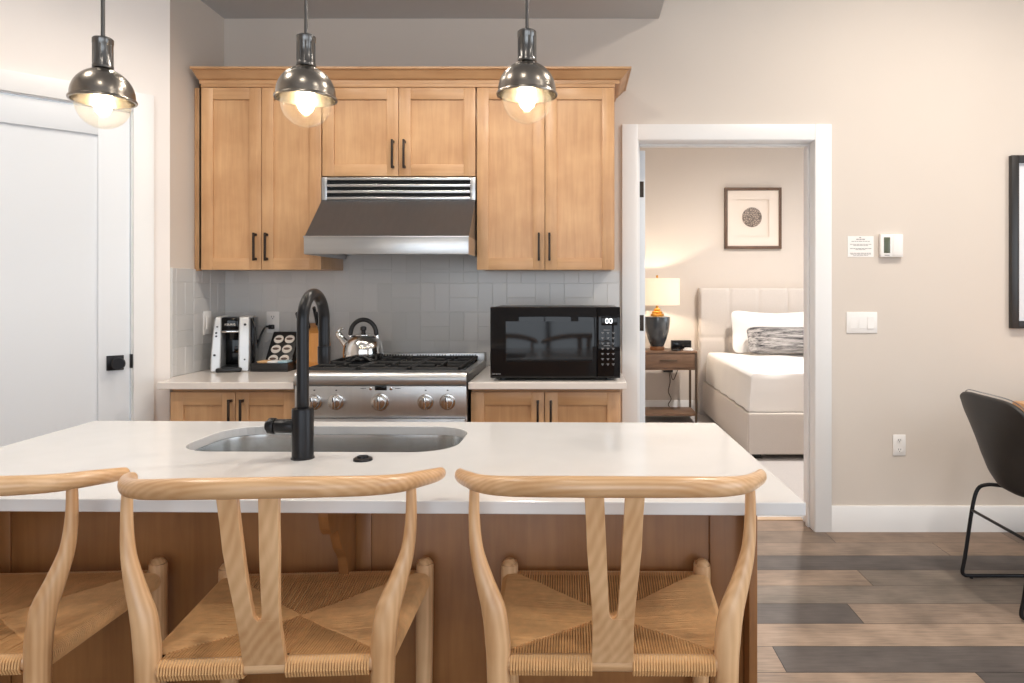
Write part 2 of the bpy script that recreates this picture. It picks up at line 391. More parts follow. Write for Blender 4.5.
def dup(root, loc, rz, label, group=None):
    r = root.copy(); COL.objects.link(r); r.location = loc; r.rotation_euler = (0, 0, rz); r['label'] = label
    if group: r['group'] = group
    for ch in list(root.children):
        c = ch.copy(); COL.objects.link(c); c.parent = r
        for g in list(ch.children):
            d = g.copy(); COL.objects.link(d); d.parent = c
    return r
def bevel_mod(o, w=.002, seg=2):
    md = o.modifiers.new('bevel', 'BEVEL'); md.width = w; md.segments = seg; md.limit_method = 'ANGLE'; md.angle_limit = R(40)
    return o

YW = 3.80            # kitchen back wall
XL = -1.904          # kitchen side wall
YB = 7.44            # bedroom far wall
CT = .90             # counter height
# ------------------------------------------------------------------ SETTING
f = B()
bm = f.bm; lay = bm.faces.layers.int.new('tone')
tones = {'L': (147, 127, 110), 'M': (129, 112, 98), 'G': (115, 104, 94), 'D': (84, 77, 74), 'W': (137, 116, 99)}
tone_list = list(tones.values()); pal = []
def plank(x0, x1, y0, y1, key):
    g = .0012
    vs = [bm.verts.new(p) for p in ((x0 + g, y0 + g, 0), (x1 - g, y0 + g, 0), (x1 - g, y1 - g, 0), (x0 + g, y1 - g, 0))]
    fc = bm.faces.new(vs); c = tones[key]; v = random.uniform(.95, 1.05); pal.append(tuple(x * v for x in c))
    fc[lay] = len(pal) - 1
# rows seen in the photo (row index k: y from 2.396+.1755k); each a list of (x_end, tone) from the left
rows = {7: [(1.35, 'M'), (2.3, 'W'), (4.4, 'M')], 6: [(1.85, 'M'), (4.4, 'W')], 5: [(4.4, 'D')], 4: [(1.32, 'L'), (4.4, 'G')],
        3: [(2.1, 'G'), (4.4, 'G')], 2: [(1.135, 'D'), (4.4, 'M')], 1: [(4.4, 'L')], 0: [(.725, 'L'), (2.2, 'D'), (4.4, 'D')],
        -1: [(1.37, 'L'), (4.4, 'D')]}
for k in range(-31, 8):
    y0 = 2.396 + .1755 * k; y1 = y0 + .1755
    if k in rows: segs = rows[k]; x = -3.2
    else:
        segs = []; x = -3.2; xe = x + random.uniform(.3, 1.2)
        while x < 4.4 and xe < 4.4: segs.append((xe, random.choice('LLMGDWW'))); xe += 1.22
        segs.append((4.4, random.choice('LMGDW')))
    for xe, key in segs:
        if k in rows and xe - x > 1.6:
            while xe - x > 1.25 and x < -.2: plank(x, x + 1.22, y0, y1, random.choice('LMGDW')); x += 1.22
        plank(x, xe, y0, y1, key); x = xe
plank(.345, 1.295, 3.8, 3.972, 'W')
idx = [fc[lay] for fc in bm.faces]
fl = struct('floor', f, [M['plank'], M['rug_dark']])
ca = fl.data.color_attributes.new('plank', 'FLOAT_COLOR', 'CORNER')
for p in fl.data.polygons:
    c = sr(*pal[idx[p.index]])
    for li in p.loop_indices: ca.data[li].color = c
s = B().box(-3.2, 4.4, -3.2, 3.972, -.06, -.004)
bs = struct('floor_slab', s, M['rug_dark'])

w = B()                                             # back wall around the bedroom doorway
w.box(-2.3, .325, YW, YW + .15, 0, 3.5); w.box(1.315, 4.45, YW, YW + .15, 0, 3.5); w.box(.325, 1.315, YW, YW + .15, 2.135, 3.5)
struct('wall_back', w, M['wall'])
w = B().box(XL - .12, XL, 3.29, YW, 0, 3.5); struct('wall_left', w, M['wall'])
def V45(t, d=0): return (XL - t * .70711 + d * .70711, 3.29 - t * .70711 - d * .70711)   # t along the pantry wall, d out from it
def quad45(t0, t1, d0, d1): return [V45(t0, d0), V45(t1, d0), V45(t1, d1), V45(t0, d1)]
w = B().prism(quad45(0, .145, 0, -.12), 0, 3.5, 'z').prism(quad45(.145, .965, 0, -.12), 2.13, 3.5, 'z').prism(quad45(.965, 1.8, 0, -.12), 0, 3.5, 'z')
struct('wall_pantry', w, M['wall_lit'])
w = B().box(-3.3, -3.18, -3.0, 2.05, 0, 3.5); struct('wall_living_left', w, M['wall'])
w = B()                                             # rear wall with two big windows, behind the camera
for a in ((-3.2, -1.9, 0, 3.5), (1.2, 1.5, 0, 3.5), (3.6, 4.45, 0, 3.5), (-1.9, 1.2, 0, .2), (-1.9, 1.2, 2.7, 3.5), (1.5, 3.6, 0, .2), (1.5, 3.6, 2.7, 3.5)):
    w.box(a[0], a[1], -2.95, -2.8, a[2], a[3])
struct('wall_rear', w, M['wall'])
w = B()
for a in ((-2.95, -1.3, 0, 3.5), (1.9, 3.95, 0, 3.5), (-1.3, 1.9, 0, .3), (-1.3, 1.9, 2.7, 3.5)):
    w.box(4.3, 4.45, a[0], a[1], a[2], a[3])
struct('wall_right', w, M['wall'])
def window(name, horiz, a0, a1, z0, z1, c):
    b = B()
    def bx(p, q, r, s_): b.box(p, q, c - .03, c + .03, r, s_, .004) if horiz else b.box(c - .03, c + .03, p, q, r, s_, .004)
    bx(a0, a1, z0, z0 + .06); bx(a0, a1, z1 - .06, z1); bx(a0, a0 + .06, z0 + .06, z1 - .06); bx(a1 - .06, a1, z0 + .06, z1 - .06)
    m_ = (a0 + a1) / 2; bx(m_ - .03, m_ + .03, z0 + .06, z1 - .06)
    return struct(name, b, M['black_m'])
window('window_1', True, -1.9, 1.2, .2, 2.7, -2.87); window('window_2', True, 1.5, 3.6, .2, 2.7, -2.87); window('window_3', False, -1.3, 1.9, .3, 2.7, 4.37)
w = B().box(-3.3, 4.45, -3.0, 3.95, 3.5, 3.6); struct('ceiling', w, M['ceil'])
w = B().box(XL, .455, 2.05, YW, 2.782, 3.5); struct('ceiling_soffit', w, M['ceil'])
# bedroom shell
w = B().box(-.8, 4.65, YB, YB + .12, 0, 3.0); struct('wall_bedroom_back', w, M['wall'])
w = B().box(-.8, -.68, 3.95, YB, 0, 3.0); struct('wall_bedroom_left', w, M['wall'])
w = B()
for a in ((3.95, 4.8, 0, 3.0), (7.0, YB, 0, 3.0), (4.8, 7.0, 0, .55), (4.8, 7.0, 2.45, 3.0)): w.box(4.5, 4.65, a[0], a[1], a[2], a[3])
struct('wall_bedroom_right', w, M['wall'])
window('window_4', False, 4.8, 7.0, .55, 2.45, 4.57)
w = B().box(-.8, 4.65, 3.95, YB + .12, 3.0, 3.1); struct('ceiling_bedroom', w, M['white'])
w = B().box(-.68, 4.5, 4.02, YB, -.05, .004); struct('floor_bedroom', w, M['carpet'])
w = B().box(.345, 1.295, 3.972, 4.02, -.03, .006); struct('trim_threshold', w, M['redge'])
# baseboards
def basebd(b, x0, x1, y): b.prism([(y, 0), (y - .016, 0), (y - .016, .128), (y - .010, .139), (y, .139)], x0, x1, 'x')
b = B(); basebd(b, 1.3875, 4.3, YW); struct('baseboard_back', b, M['white'])
b = B(); basebd(b, -.68, 1.30, YB); struct('baseboard_bedroom', b, M['white'])
# bedroom doorway: casing, jambs, stops
b = B()
b.box(.2547, .3397, YW - .018, YW, 0, 2.206, .002); b.box(1.298, 1.3875, YW - .018, YW, 0, 2.206, .002); b.box(.3397, 1.298, YW - .018, YW, 2.12, 2.206, .002)
b.box(.325, .345, YW - .005, YW + .165, 0, 2.135, .001); b.box(1.295, 1.315, YW - .005, YW + .165, 0, 2.135, .001); b.box(.345, 1.295, YW - .005, YW + .165, 2.115, 2.135, .001)
b.box(.345, .357, YW + .06, YW + .10, 0, 2.103, .002); b.box(1.283, 1.295, YW + .06, YW + .10, 0, 2.103, .002); b.box(.345, 1.295, YW + .06, YW + .10, 2.103, 2.115, .002)
struct('trim_1', b, M['white'])
# bedroom door, opened into the bedroom against the left jamb: only its hinge edge shows
b = B(); b.box(.360, .398, 3.972, 4.86, .012, 2.10, .002)
dr = struct('door_2', b, M['door'])
for zc in (1.88, 1.122, .3):
    h = B(); h.box(.361, .390, 3.9685, 3.9725, zc - .045, zc + .045, .0015); h.cyl((.358, 3.966, zc - .046), (.358, 3.966, zc + .046), .005, n=12)
    struct('hinge', h, M['bronze'], dr, 'dark bronze hinge')
h = B(); h.cyl((.398, 4.79, .98), (.43, 4.79, .98), .012); h.sphere((.445, 4.79, .98), .027); struct('door_knob', h, M['black_m'], dr, 'black round knob')
# pantry door on the angled wall
b = B()
b.prism(quad45(.07, .152, .018, 0), 0, 2.206, 'z', b=.0015); b.prism(quad45(.958, 1.04, .018, 0), 0, 2.206, 'z', b=.0015); b.prism(quad45(.152, .958, .018, 0), 2.122, 2.206, 'z', b=.0015)
b.prism(quad45(.145, .158, .002, -.12), 0, 2.13, 'z'); b.prism(quad45(.952, .965, .002, -.12), 0, 2.13, 'z'); b.prism(quad45(.158, .952, .002, -.12), 2.117, 2.13, 'z')
struct('trim_2', b, M['white'])
b = B()
b.prism(quad45(.163, .283, -.002, -.037), .012, 2.111, 'z', b=.001); b.prism(quad45(.827, .947, -.002, -.037), .012, 2.111, 'z', b=.001)
b.prism(quad45(.283, .827, -.002, -.037), 1.995, 2.111, 'z', b=.001); b.prism(quad45(.283, .827, -.002, -.037), .012, .21, 'z', b=.001)
b.prism(quad45(.28, .83, -.014, -.03), .2, 2.0, 'z')
dr = struct('door_1', b, M['door'])
b = B(); b.prism(quad45(.187, .253, .007, -.003), .95, 1.016, 'z', b=.002); struct('rosette', b, M['black_m'], dr, 'square black rosette')
b = B(); p0 = (*V45(.22, .004), .983); p1 = (*V45(.22, .03), .983); p2 = (*V45(.22, .06), .983); p3 = (*V45(.22, .066), .983)
b.cyl(p0, p1, .011).cyl(p1, p2, .02, .028, n=32, b=.003).cyl(p2, p3, .028, .024, n=32); struct('door_knob', b, M['black_m'], dr, 'round black knob')
b = B(); b.prism(quad45(.146, .162, .004, -.02), .955, 1.018, 'z', b=.001); struct('strike_plate', b, M['black_m'], dr, 'black latch plate')

# backsplash tiles: basketweave of paired tiles on the back wall and the side wall
def tiles(u0, u1, z0, z1, ua, za, put, P=.1555, clip=None):
    out = []
    for i in range(math.floor((u0 - ua) / P), math.ceil((u1 - ua) / P)):
        for j in range(math.floor((z0 - za) / P), math.ceil((z1 - za) / P)):
            a, c = ua + i * P, za + j * P
            q = [(a, a + P / 2, c, c + P), (a + P / 2, a + P, c, c + P)] if (i + j) % 2 == 0 else [(a, a + P, c, c + P / 2), (a, a + P, c + P / 2, c + P)]
            for x0, x1, y0, y1 in q:
                x0, x1, y0, y1 = max(x0, u0), min(x1, u1), max(y0, z0), min(y1, z1)
                if x1 - x0 > .006 and y1 - y0 > .006: put(x0 + .0006, x1 - .0006, y0 + .0006, y1 - .0006)
b = B(); b.box(XL + .001, .241, YW - .0088, YW, CT - .03, 1.414, mi=1); b.box(-1.262, -.478, YW - .0088, YW, 1.414, 1.50, mi=1)
put = lambda x0, x1, z0, z1: b.box(x0, x1, YW - .010, YW - .004, z0, z1, .0012, seg=1)
tiles(XL + .008, .241, CT, 1.408, -.3686, 1.035, put); tiles(-1.262, -.478, 1.408, 1.50, -.3686, 1.035, put)
struct('wall_backsplash', b, [M['tile'], M['grout']])
b = B(); b.box(XL, XL + .0078, 3.292, YW - .005, CT - .03, 1.414, mi=1)
put = lambda x0, x1, z0, z1: b.box(XL + .004, XL + .010, x0, x1, z0, z1, .0012, seg=1)
tiles(3.292, YW - .011, CT, 1.414, 3.79, 1.035, put)
struct('wall_backsplash_side', b, [M['tile'], M['grout']])

# ------------------------------------------------------------------ CABINETS
def shaker(x0, x1, z0, z1, yf, st=.058, th=.02):
    """shaker door, front face at yf, 2 slots: vertical grain, horizontal grain"""
    b = B(); e = .0012
    b.box(x0, x0 + st, yf, yf + th, z0, z1, e); b.box(x1 - st, x1, yf, yf + th, z0, z1, e)
    b.box(x0 + st, x1 - st, yf, yf + th, z1 - st, z1, e, mi=1); b.box(x0 + st, x1 - st, yf, yf + th, z0, z0 + st, e, mi=1)
    b.box(x0 + st - .004, x1 - st + .004, yf + .009, yf + th - .003, z0 + st - .004, z1 - st + .004)
    return b
MW = [M['maple_v'], M['maple_h']]
def pull(x, yf, z0, z1):
    b = B(); b.box(x - .005, x + .005, yf - .033, yf - .024, z0, z1, .0015)
    for z in (z0 + .009, z1 - .009): b.box(x - .005, x + .005, yf - .025, yf + .001, z - .006, z + .006, .001)
    return b
def cabinet(name, label, x0, x1, y0, y1, z0, z1, doors, toe=False, xl=None):
    t = thing(name, label, 'cabinet', ((x0 + x1) / 2, y0, z0))
    b = B(); xs = x0 if xl is None else xl
    b.box(xs, xs + .018, y0, y1, z0, z1, .001); b.box(x1 - .018, x1, y0, y1, z0, z1, .001)
    b.box(xs + .018, x1 - .018, y0, y1, z0, z0 + .018, mi=1); b.box(xs + .018, x1 - .018, y0, y1, z1 - .018, z1, mi=1); b.box(xs + .018, x1 - .018, y1 - .012, y1, z0 + .018, z1 - .018)
    b.box(xs, x0 + .006, y0, y0 + .02, z0, z1, .001)
    if toe: b.box(xs + .01, x1 - .01, y0 + .07, y0 + .085, 0, z0 + .001); b.box(xs + .01, xs + .028, y0 + .085, y1, 0, z0 + .001); b.box(x1 - .028, x1 - .01, y0 + .085, y1, 0, z0 + .001)
    obj('carcass', b, MW, t)
    for (a, c, d0, d1, hx, h0, h1) in doors:
        d = obj('door', shaker(a, c, d0, d1, y0 - .022), MW, t)
        obj('handle', pull(hx, y0 - .022, h0, h1), M['bronze'], d)['label'] = 'dark bronze bar pull'
    return t
UY = 3.487
cabinet('upper_cabinet', 'tall maple wall cabinet nearest the white door, two doors, left of the range hood', -1.853, -1.255, UY, YW - .001, 1.4145, 2.33,
        [(-1.851, -1.5545, 1.409, 2.311, -1.579, 1.453, 1.591), (-1.5515, -1.257, 1.409, 2.311, -1.523, 1.453, 1.591)], xl=-1.872)
cabinet('upper_cabinet', 'short maple wall cabinet with two doors directly above the range hood', -1.253, -.491, UY, YW - .001, 1.869, 2.33,
        [(-1.2505, -.8745, 1.873, 2.311, -.899, 1.908, 2.05), (-.8715, -.4935, 1.873, 2.311, -.842, 1.908, 2.05)])
cabinet('upper_cabinet', 'tall maple wall cabinet with two doors above the black microwave', -.489, .197, UY, YW - .001, 1.4145, 2.33,
        [(-.4855, -.1505, 1.409, 2.311, -.178, 1.453, 1.591), (-.1475, .193, 1.409, 2.311, -.126, 1.453, 1.591)])
BY = 3.160
cabinet('base_cabinet', 'maple base cabinet left of the range under the coffee maker counter', -1.818, -1.245, BY, YW - .012, .1, .866,
        [(-1.814, -1.5245, .11, .851, -1.54, .68, .822), (-1.5215, -1.249, .11, .851, -1.488, .68, .822)], toe=True)
cabinet('base_cabinet', 'maple base cabinet right of the range under the black microwave', -.470, .206, BY, YW - .012, .1, .866,
        [(-.466, -.138, .11, .851, -.166, .68, .818), (-.135, .203, .11, .851, -.108, .68, .818)], toe=True)
# crown moulding along the three wall cabinets
b = B()
prof = [(UY, 2.331), (UY - .022, 2.331), (UY - .022, 2.348), (UY - .034, 2.352), (UY - .066, 2.386), (UY - .078, 2.388), (UY - .078, 2.398), (UY + .01, 2.398)]
xr = .197; xl_ = XL + .002
def crown_loop(y_, z_): return y_, z_
L0 = [(-1.853 - .3 * max(0, UY - y_), y_, z_) for y_, z_ in prof]; xl_ = -1.853
L1 = [(xr + (UY - y_) if y_ < UY else xr, y_, z_) for y_, z_ in prof]
L2 = [(xr + (UY - y_) if y_ < UY else xr, YW - .001, z_) for y_, z_ in prof]
L1[-1] = (xr - .01, UY + .01, 2.398); L2[-1] = (xr - .01, YW - .001, 2.398)
b.loft([L0, L1, L2], cap0=True, cap1=True)
b.box(xl_, xr - .01, UY + .01, YW - .001, 2.388, 2.398)
cr = obj('crown_molding', b, M['maple_h'], smooth=False); tag(cr, 'long maple crown molding along the top of the wall cabinets', 'molding')
b = B(); b.box(-1.853, .197, UY - .021, UY - .001, 2.314, 2.331, .001); fz = obj('frieze_strip', b, M['maple_h'], cr, world=False)
b = B(); b.box(-1.902, -1.874, UY + .012, UY + .03, 1.405, 2.32, .001)
tag(obj('filler_strip', b, M['maple_v']), 'narrow vertical maple filler strip between left cabinet and side wall', 'filler strip')

# counters beside the range
def counter(name, poly, label):
    b = B(); b.prism(poly, CT - .0315, CT, 'z')
    return bevel_mod(tag(obj(name, b, M['quartz_b'], smooth=False), label, 'countertop'), .003)
counter('countertop', [(-1.246, 3.10), (-1.246, 3.789), (XL + .011, 3.789), (XL + .011, 3.285), (XL + .048, 3.185), (-1.851, 3.10)], 'pale quartz counter left of the range holding coffee maker')
counter('countertop', [(-.474, 3.10), (.228, 3.10), (.228, 3.789), (-.474, 3.789)], 'pale quartz counter right of the range holding microwave')

# ------------------------------------------------------------------ RANGE HOOD
x0, x1 = -1.252, -.492
t = thing('range_hood', 'wide stainless steel range hood with louvres above the range', 'range hood', ((x0 + x1) / 2, 3.5, 1.473))
b = B()
b.prism([(3.784, 1.753), (3.458, 1.753), (3.452, 1.744), (3.240, 1.556), (3.784, 1.556)], x0, x1, 'x')
obj('canopy', b, M['steel_c'], t, ang=25)
b = B(); b.box(x0 - .001, x1 + .001, 3.232, 3.25, 1.474, 1.556, .003); b.box(x0 - .001, x0 + .017, 3.25, 3.784, 1.474, 1.556, .001); b.box(x1 - .017, x1 + .001, 3.25, 3.784, 1.474, 1.556, .001)
b.box(x0 - .002, x1 + .002, 3.229, 3.236, 1.552, 1.559, .001)
obj('front_band', b, M['steel_h'], t)
b = B(); b.box(x0, x0 + .026, 3.458, 3.784, 1.754, 1.866, .001); b.box(x1 - .026, x1, 3.458, 3.784, 1.754, 1.866, .001)
b.box(x0 + .026, x1 - .026, 3.50, 3.52, 1.756, 1.866, mi=1); b.box(x0 + .026, x1 - .026, 3.52, 3.784, 1.862, 1.866)
for k, zc in enumerate((1.859, 1.826, 1.795, 1.763)):
    b.box(x0 + .026, x1 - .026, 3.452 + .004, 3.482, zc - .0075, zc + .0065, .003)
obj('louvre_panel', b, [M['steel_h'], M['rug_dark']], t)
b = B(); b.box(x0 + .02, x1 - .02, 3.255, 3.78, 1.500, 1.510)
for k in range(3):
    for j in range(9):
        xx = x0 + .06 + k * .225; b.box(xx, xx + .19, 3.40 + j * .036, 3.42 + j * .036, 1.494, 1.500)
obj('filter', b, M['steel_h'], t)
for k in range(2):
    b = B(); b.cyl((x0 + .2 + .36 * k, 3.32, 1.490), (x0 + .2 + .36 * k, 3.32, 1.5), .028, n=24); b.cyl((x0 + .2 + .36 * k, 3.32, 1.486), (x0 + .2 + .36 * k, 3.32, 1.491), .02, n=24)
    obj('hood_lamp', b, M['plate'], t)
for k in range(2):
    b = B(); b.cyl((x0 + .40 + .1 * k, 3.29, 1.478), (x0 + .40 + .1 * k, 3.29, 1.5), .01, n=20, b=.002)
    obj('hood_switch', b, M['steel_p'], t)

# ------------------------------------------------------------------ RANGE
x0, x1 = -1.239, -.480; cx = (x0 + x1) / 2; YF = 3.092
t = thing('range', 'stainless steel gas range with six front knobs line and black grates', 'range', (cx, YF, 0))
t['label'] = 'stainless steel gas range with five front knobs and black grates'
b = B(); b.box(x0, x1, YF + .02, 3.784, .09, .925, .002)
b.prism([(3.784, .924), (3.784, .938), (YF + .03, .938), (YF + .03, .924)], x0, x0 + .03, 'x'); b.prism([(3.784, .924), (3.784, .938), (YF + .03, .938), (YF + .03, .924)], x1 - .03, x1, 'x')
for xx in (x0 + .05, x1 - .05):
    for yy in (YF + .1, 3.7): b.cyl((xx, yy, 0), (xx, yy, .09), .018, n=16)
obj('body', b, M['steel_h'], t)
b = B(); prof = [(YF + .06, .885), (YF + .005, .885), (YF - .004, .892), (YF - .008, .91), (YF - .004, .93), (YF + .006, .944), (YF + .022, .95), (YF + .06, .95)]
b.prism(prof, x0, x1, 'x'); obj('bullnose_rail', b, M['steel_h'], t)
b = B(); b.box(x0, x1, YF + .001, YF + .02, .752, .884, .002); obj('control_panel', b, M['steel_v'], t)
for k, (dx, r) in enumerate(((-.292, .0365), (-.195, .0365), (-.001, .041), (.2, .0365), (.297, .0365))):
    xx = cx + dx; zc = .815
    b = B(); b.cyl((xx, YF + .001, zc), (xx, YF - .008, zc), r, r * .97, n=40, b=.002); b.cyl((xx, YF - .008, zc), (xx, YF - .034, zc), r * .80, r * .72, n=40, b=.004)
    b.box(xx - .008, xx + .008, YF - .046, YF - .03, zc - r * .74, zc + r * .74, .004)
    b.box(xx - .002, xx + .002, YF - .0475, YF - .044, zc + r * .2, zc + r * .68, 0, mi=1)
    b.box(xx - .0035, xx + .0035, YF - .0005, YF + .002, zc + r + .012, zc + r + .017, 0, mi=1)
    obj('knob', b, [M['steel_k'], M['slot']], t)
b = B(); b.box(cx - .025, cx + .028, YF - .003, YF + .002, .866, .884, .002); obj('clock_display', b, M['black_g'], t)
for dx in (-.043, .047):
    b = B(); b.cyl((cx + dx, YF - .005, .874), (cx + dx, YF + .002, .874), .007, n=20, b=.001); obj('button', b, M['steel_p'], t)
for s_, a in ((-1, -.075), (1, .078)):
    b = B()
    for k in range(4): b.box(cx + a + k * .006 - .012, cx + a + k * .006 - .008, YF - .0005, YF + .002, .8725, .876)
    obj('legend', b, M['slot'], t)
b = B(); b.box(x0 + .004, x1 - .004, YF - .014, YF + .02, .20, .742, .004); dr = obj('oven_door', b, M['steel_h'], t)
b = B(); b.box(x0 + .13, x1 - .13, YF - .016, YF - .01, .34, .60, .004); obj('oven_window', b, M['black_glass'], dr)
b = B(); b.cyl((x0 + .03, YF - .066, .69), (x1 - .03, YF - .066, .69), .0155, n=28, b=.003)
for xx in (x0 + .08, x1 - .08): b.cyl((xx, YF - .066, .69), (xx, YF - .012, .69), .011)
obj('handle', b, M['steel_p'], dr)
b = B(); b.box(x0 + .01, x1 - .01, YF + .015, YF + .03, .1, .195, .003); obj('kick_plate', b, M['slot'], t)
b = B(); b.box(x0 + .03, x1 - .03, YF + .05, 3.72, .9245, .929, .001); obj('cooktop', b, M['black_g'], t)
b = B(); b.box(x0, x1, 3.727, 3.784, .925, .973, .003)
for k in range(46):
    xx = x0 + .05 + k * (.759 - .1) / 45
    if k % 12 != 11: b.box(xx - .0036, xx + .0036, 3.7262, 3.7275, .95, .966, 0, mi=1)
obj('back_guard', b, [M['steel_h'], M['slot']], t)
for k in range(3):                                   # three cast iron grates side by side
    a0 = x0 + .034 + k * .2305; a1 = a0 + .2285; y0, y1 = YF + .055, 3.715; zt = .961
    b = B()
    b.box(a0, a1, y0, y0 + .016, .944, zt, .003); b.box(a0, a1, y1 - .016, y1, .944, zt, .003)
    b.box(a0, a0 + .014, y0, y1, .944, zt, .003); b.box(a1 - .014, a1, y0, y1, .944, zt, .003); b.box(a0, a1, (y0 + y1) / 2 - .008, (y0 + y1) / 2 + .008, .944, zt, .003)
    for yc in (y0 + (y1 - y0) * .25, y0 + (y1 - y0) * .75):
        xc = (a0 + a1) / 2
        b.box(a0 + .012, xc - .03, yc - .006, yc + .006, .948, zt, .002); b.box(xc + .03, a1 - .012, yc - .006, yc + .006, .948, zt, .002)
        b.box(xc - .006, xc + .006, yc + .03, yc + .14, .948, zt, .002); b.box(xc - .006, xc + .006, yc - .14, yc - .03, .948, zt, .002)
    for xx in (a0 + .008, a1 - .008):
        for yy in (y0 + .008, y1 - .008): b.box(xx - .006, xx + .006, yy - .006, yy + .006, .928, .946)
    obj('grate', b, M['iron'], t)
    for yc in (y0 + (y1 - y0) * .25, y0 + (y1 - y0) * .75):
        b = B(); xc = (a0 + a1) / 2; b.cyl((xc, yc, .929), (xc, yc, .939), .042, .04, n=28, b=.002); b.cyl((xc, yc, .939), (xc, yc, .947), .03, .028, n=28, b=.002); obj('burner', b, M['iron'], t)

# ------------------------------------------------------------------ KETTLE
kx, ky, kz = -1.052, 3.48, .9615
t = thing('kettle', 'shiny stainless steel kettle with black arched handle on the range', 'kettle', (kx, ky, kz))
b = B(); pf = [(0, 0), (.088, 0), (.093, .004), (.097, .02), (.098, .04), (.094, .07), (.084, .095), (.068, .113), (.05, .122), (.044, .124)]
b.lathe(pf, 48); obj('body', b, mat('kettle_steel', (.76, .75, .73, 1), .14, 1), t, world=False)
b = B(); b.lathe([(.046, .122), (.046, .126), (.03, .133), (.012, .138), (0, .139)], 40); ld = obj('lid', b, M['steel_p'], t, world=False)
b = B(); b.lathe([(0, .136), (.010, .136), (.010, .145), (.015, .15), (.015, .163), (.010, .167), (0, .168)], 24); obj('lid_knob', b, M['black'], ld, world=False)
b = B(); b.sweep([(-.075, 0, .07), (-.1, 0, .10), (-.117, 0, .122)], [.024, .017, .013], n=20, cap=False); b.sweep([(-.114, 0, .117), (-.124, 0, .130)], [.0165, .0165], n=20); obj('spout', b, M['steel_p'], t, world=False)
b = B(); b.sweep([(-.126, 0, .128), (-.118, 0, .150), (-.1, 0, .157)], [.010, .007, .006], n=12); obj('spout_cover', b, M['steel_p'], t, world=False)
b = B(); A = [(.064 * math.cos(a), 0, .128 + .072 * math.sin(a)) for a in [math.pi * k / 10 for k in range(11)]]
b.sweep(A, [(.011, .011)] * 11, n=16, sub=3, up=(0, 1, 0)); obj('handle', b, M['black'], t, world=False)
for sx in (-1, 1):
    b = B(); b.sweep([(sx * .066, 0, .105), (sx * .065, 0, .118), (sx * .064, 0, .135)], [(.005, .009)] * 3, n=10); obj('bracket', b, M['steel_p'], t, world=False)

# ------------------------------------------------------------------ MICROWAVE
x0, x1, y0, y1, z0, z1 = -.381, .204, 3.150, 3.56, .913, 1.233
t = thing('microwave', 'large black microwave oven on the counter right of the range', 'microwave', ((x0 + x1) / 2, y0, CT))
b = B(); b.box(x0 + .002, x1 - .002, y0 + .02, y1, z0, z1 - .002, .006)
obj('body', b, M['black_m'], t)
for xx in (x0 + .05, x1 - .05):
    for yy in (y0 + .06, y1 - .06):
        b = B(); b.cyl((xx, yy, CT), (xx, yy, z0 + .001), .015, n=16); obj('foot', b, M['black'], t)
xd = .098
b = B(); b.box(x0, xd, y0 - .006, y0 + .02, z0, z1, .004); d = obj('door', b, M['black_glass'], t)
b = B(); b.box(x0 + .07, xd - .02, y0 - .0067, y0 - .0055, z0 + .075, z1 - .065); obj('window', b, M['black_g'], d)
b = B()
for k, wd in enumerate((.006, .004, .005, .004, .006)): b.box(x0 + .011 + k * .0075, x0 + .011 + k * .0075 + wd, y0 - .0068, y0 - .0055, z0 + .017, z0 + .0215)
obj('maker_mark', b, M['key'], d)
b = B(); b.box(xd + .002, x1, y0 - .006, y0 + .02, z0, z1, .004); p = obj('control_panel', b, M['black_g'], t)
b = B(); b.box(xd + .02, x1 - .014, y0 - .0068, y0 - .005, z1 - .083, z1 - .045, .001); ds = obj('display', b, M['black_glass'], p)
MF = lambda x, y, z: Matrix.Translation((x, y, z)) @ Matrix.Rotation(R(90), 4, 'X')
b = B(); b.text('00', .034, MF((xd + x1) / 2 + .001, y0 - .0072, z1 - .064)); 
obj('digits', b, M['led'], p, smooth=False)
b = B()
for r_ in range(7):
    zz = z1 - .115 - r_ * .0235
    for c_ in range(3):
        xx = xd + .026 + c_ * .024
        b.box(xx - .006, xx + .006, y0 - .0066, y0 - .0055, zz - .0012, zz + .0012); b.box(xx - .003, xx + .003, y0 - .0066, y0 - .0055, zz - .006, zz - .003)
    if r_ in (0, 3): b.box(xd + .03, xd + .06, y0 - .0066, y0 - .0055, zz + .010, zz + .0125)
obj('keypad', b, M['key'], p)

# ------------------------------------------------------------------ COFFEE CORNER
cx0, cx1, yf, yb = -1.813, -1.634, 3.495, 3.715
t = thing('coffee_maker', 'silver and black single cup coffee maker in the counter corner', 'coffee maker', ((cx0 + cx1) / 2, yf, CT))
H = .275
def tower(a0, a1, lean):
    b = B(); lp = []
    for z, sh, in ((0, 0), (.10, .003), (.20, .010), (.262, .016), (.275, .020)):
        dx = sh * lean
        lp.append([(a0 + max(dx, 0), yf + sh * 1.5, CT + z), (a1 + min(dx, 0), yf + sh * 1.5, CT + z), (a1 + min(dx, 0), yb, CT + z), (a0 + max(dx, 0), yb, CT + z)])
    b.loft(lp, cap0=True, cap1=True); return b
bevel_mod(obj('side_tower', tower(cx0, cx0 + .048, 1), M['silver'], t), .006)
bevel_mod(obj('side_tower', tower(cx1 - .052, cx1, -.2), M['silver'], t), .006)
b = B(); b.box(cx1, cx1 + .014, yf + .06, yb, CT, CT + .268, .006); obj('water_tank', b, M['black_g'], t)
b = B(); b.box(cx0 + .048, cx1 - .052, yf + .14, yb, CT, CT + .2, .003); b.box(cx0 + .046, cx1 - .05, yf + .02, yb, CT + .195, CT + .272, .008); obj('brew_head', b, M['black_g'], t)
b = B(); b.box(cx0 + .046, cx1 - .050, yf + .008, yf + .03, CT + .196, CT + .206, .003); obj('handle', b, M['steel_p'], t)
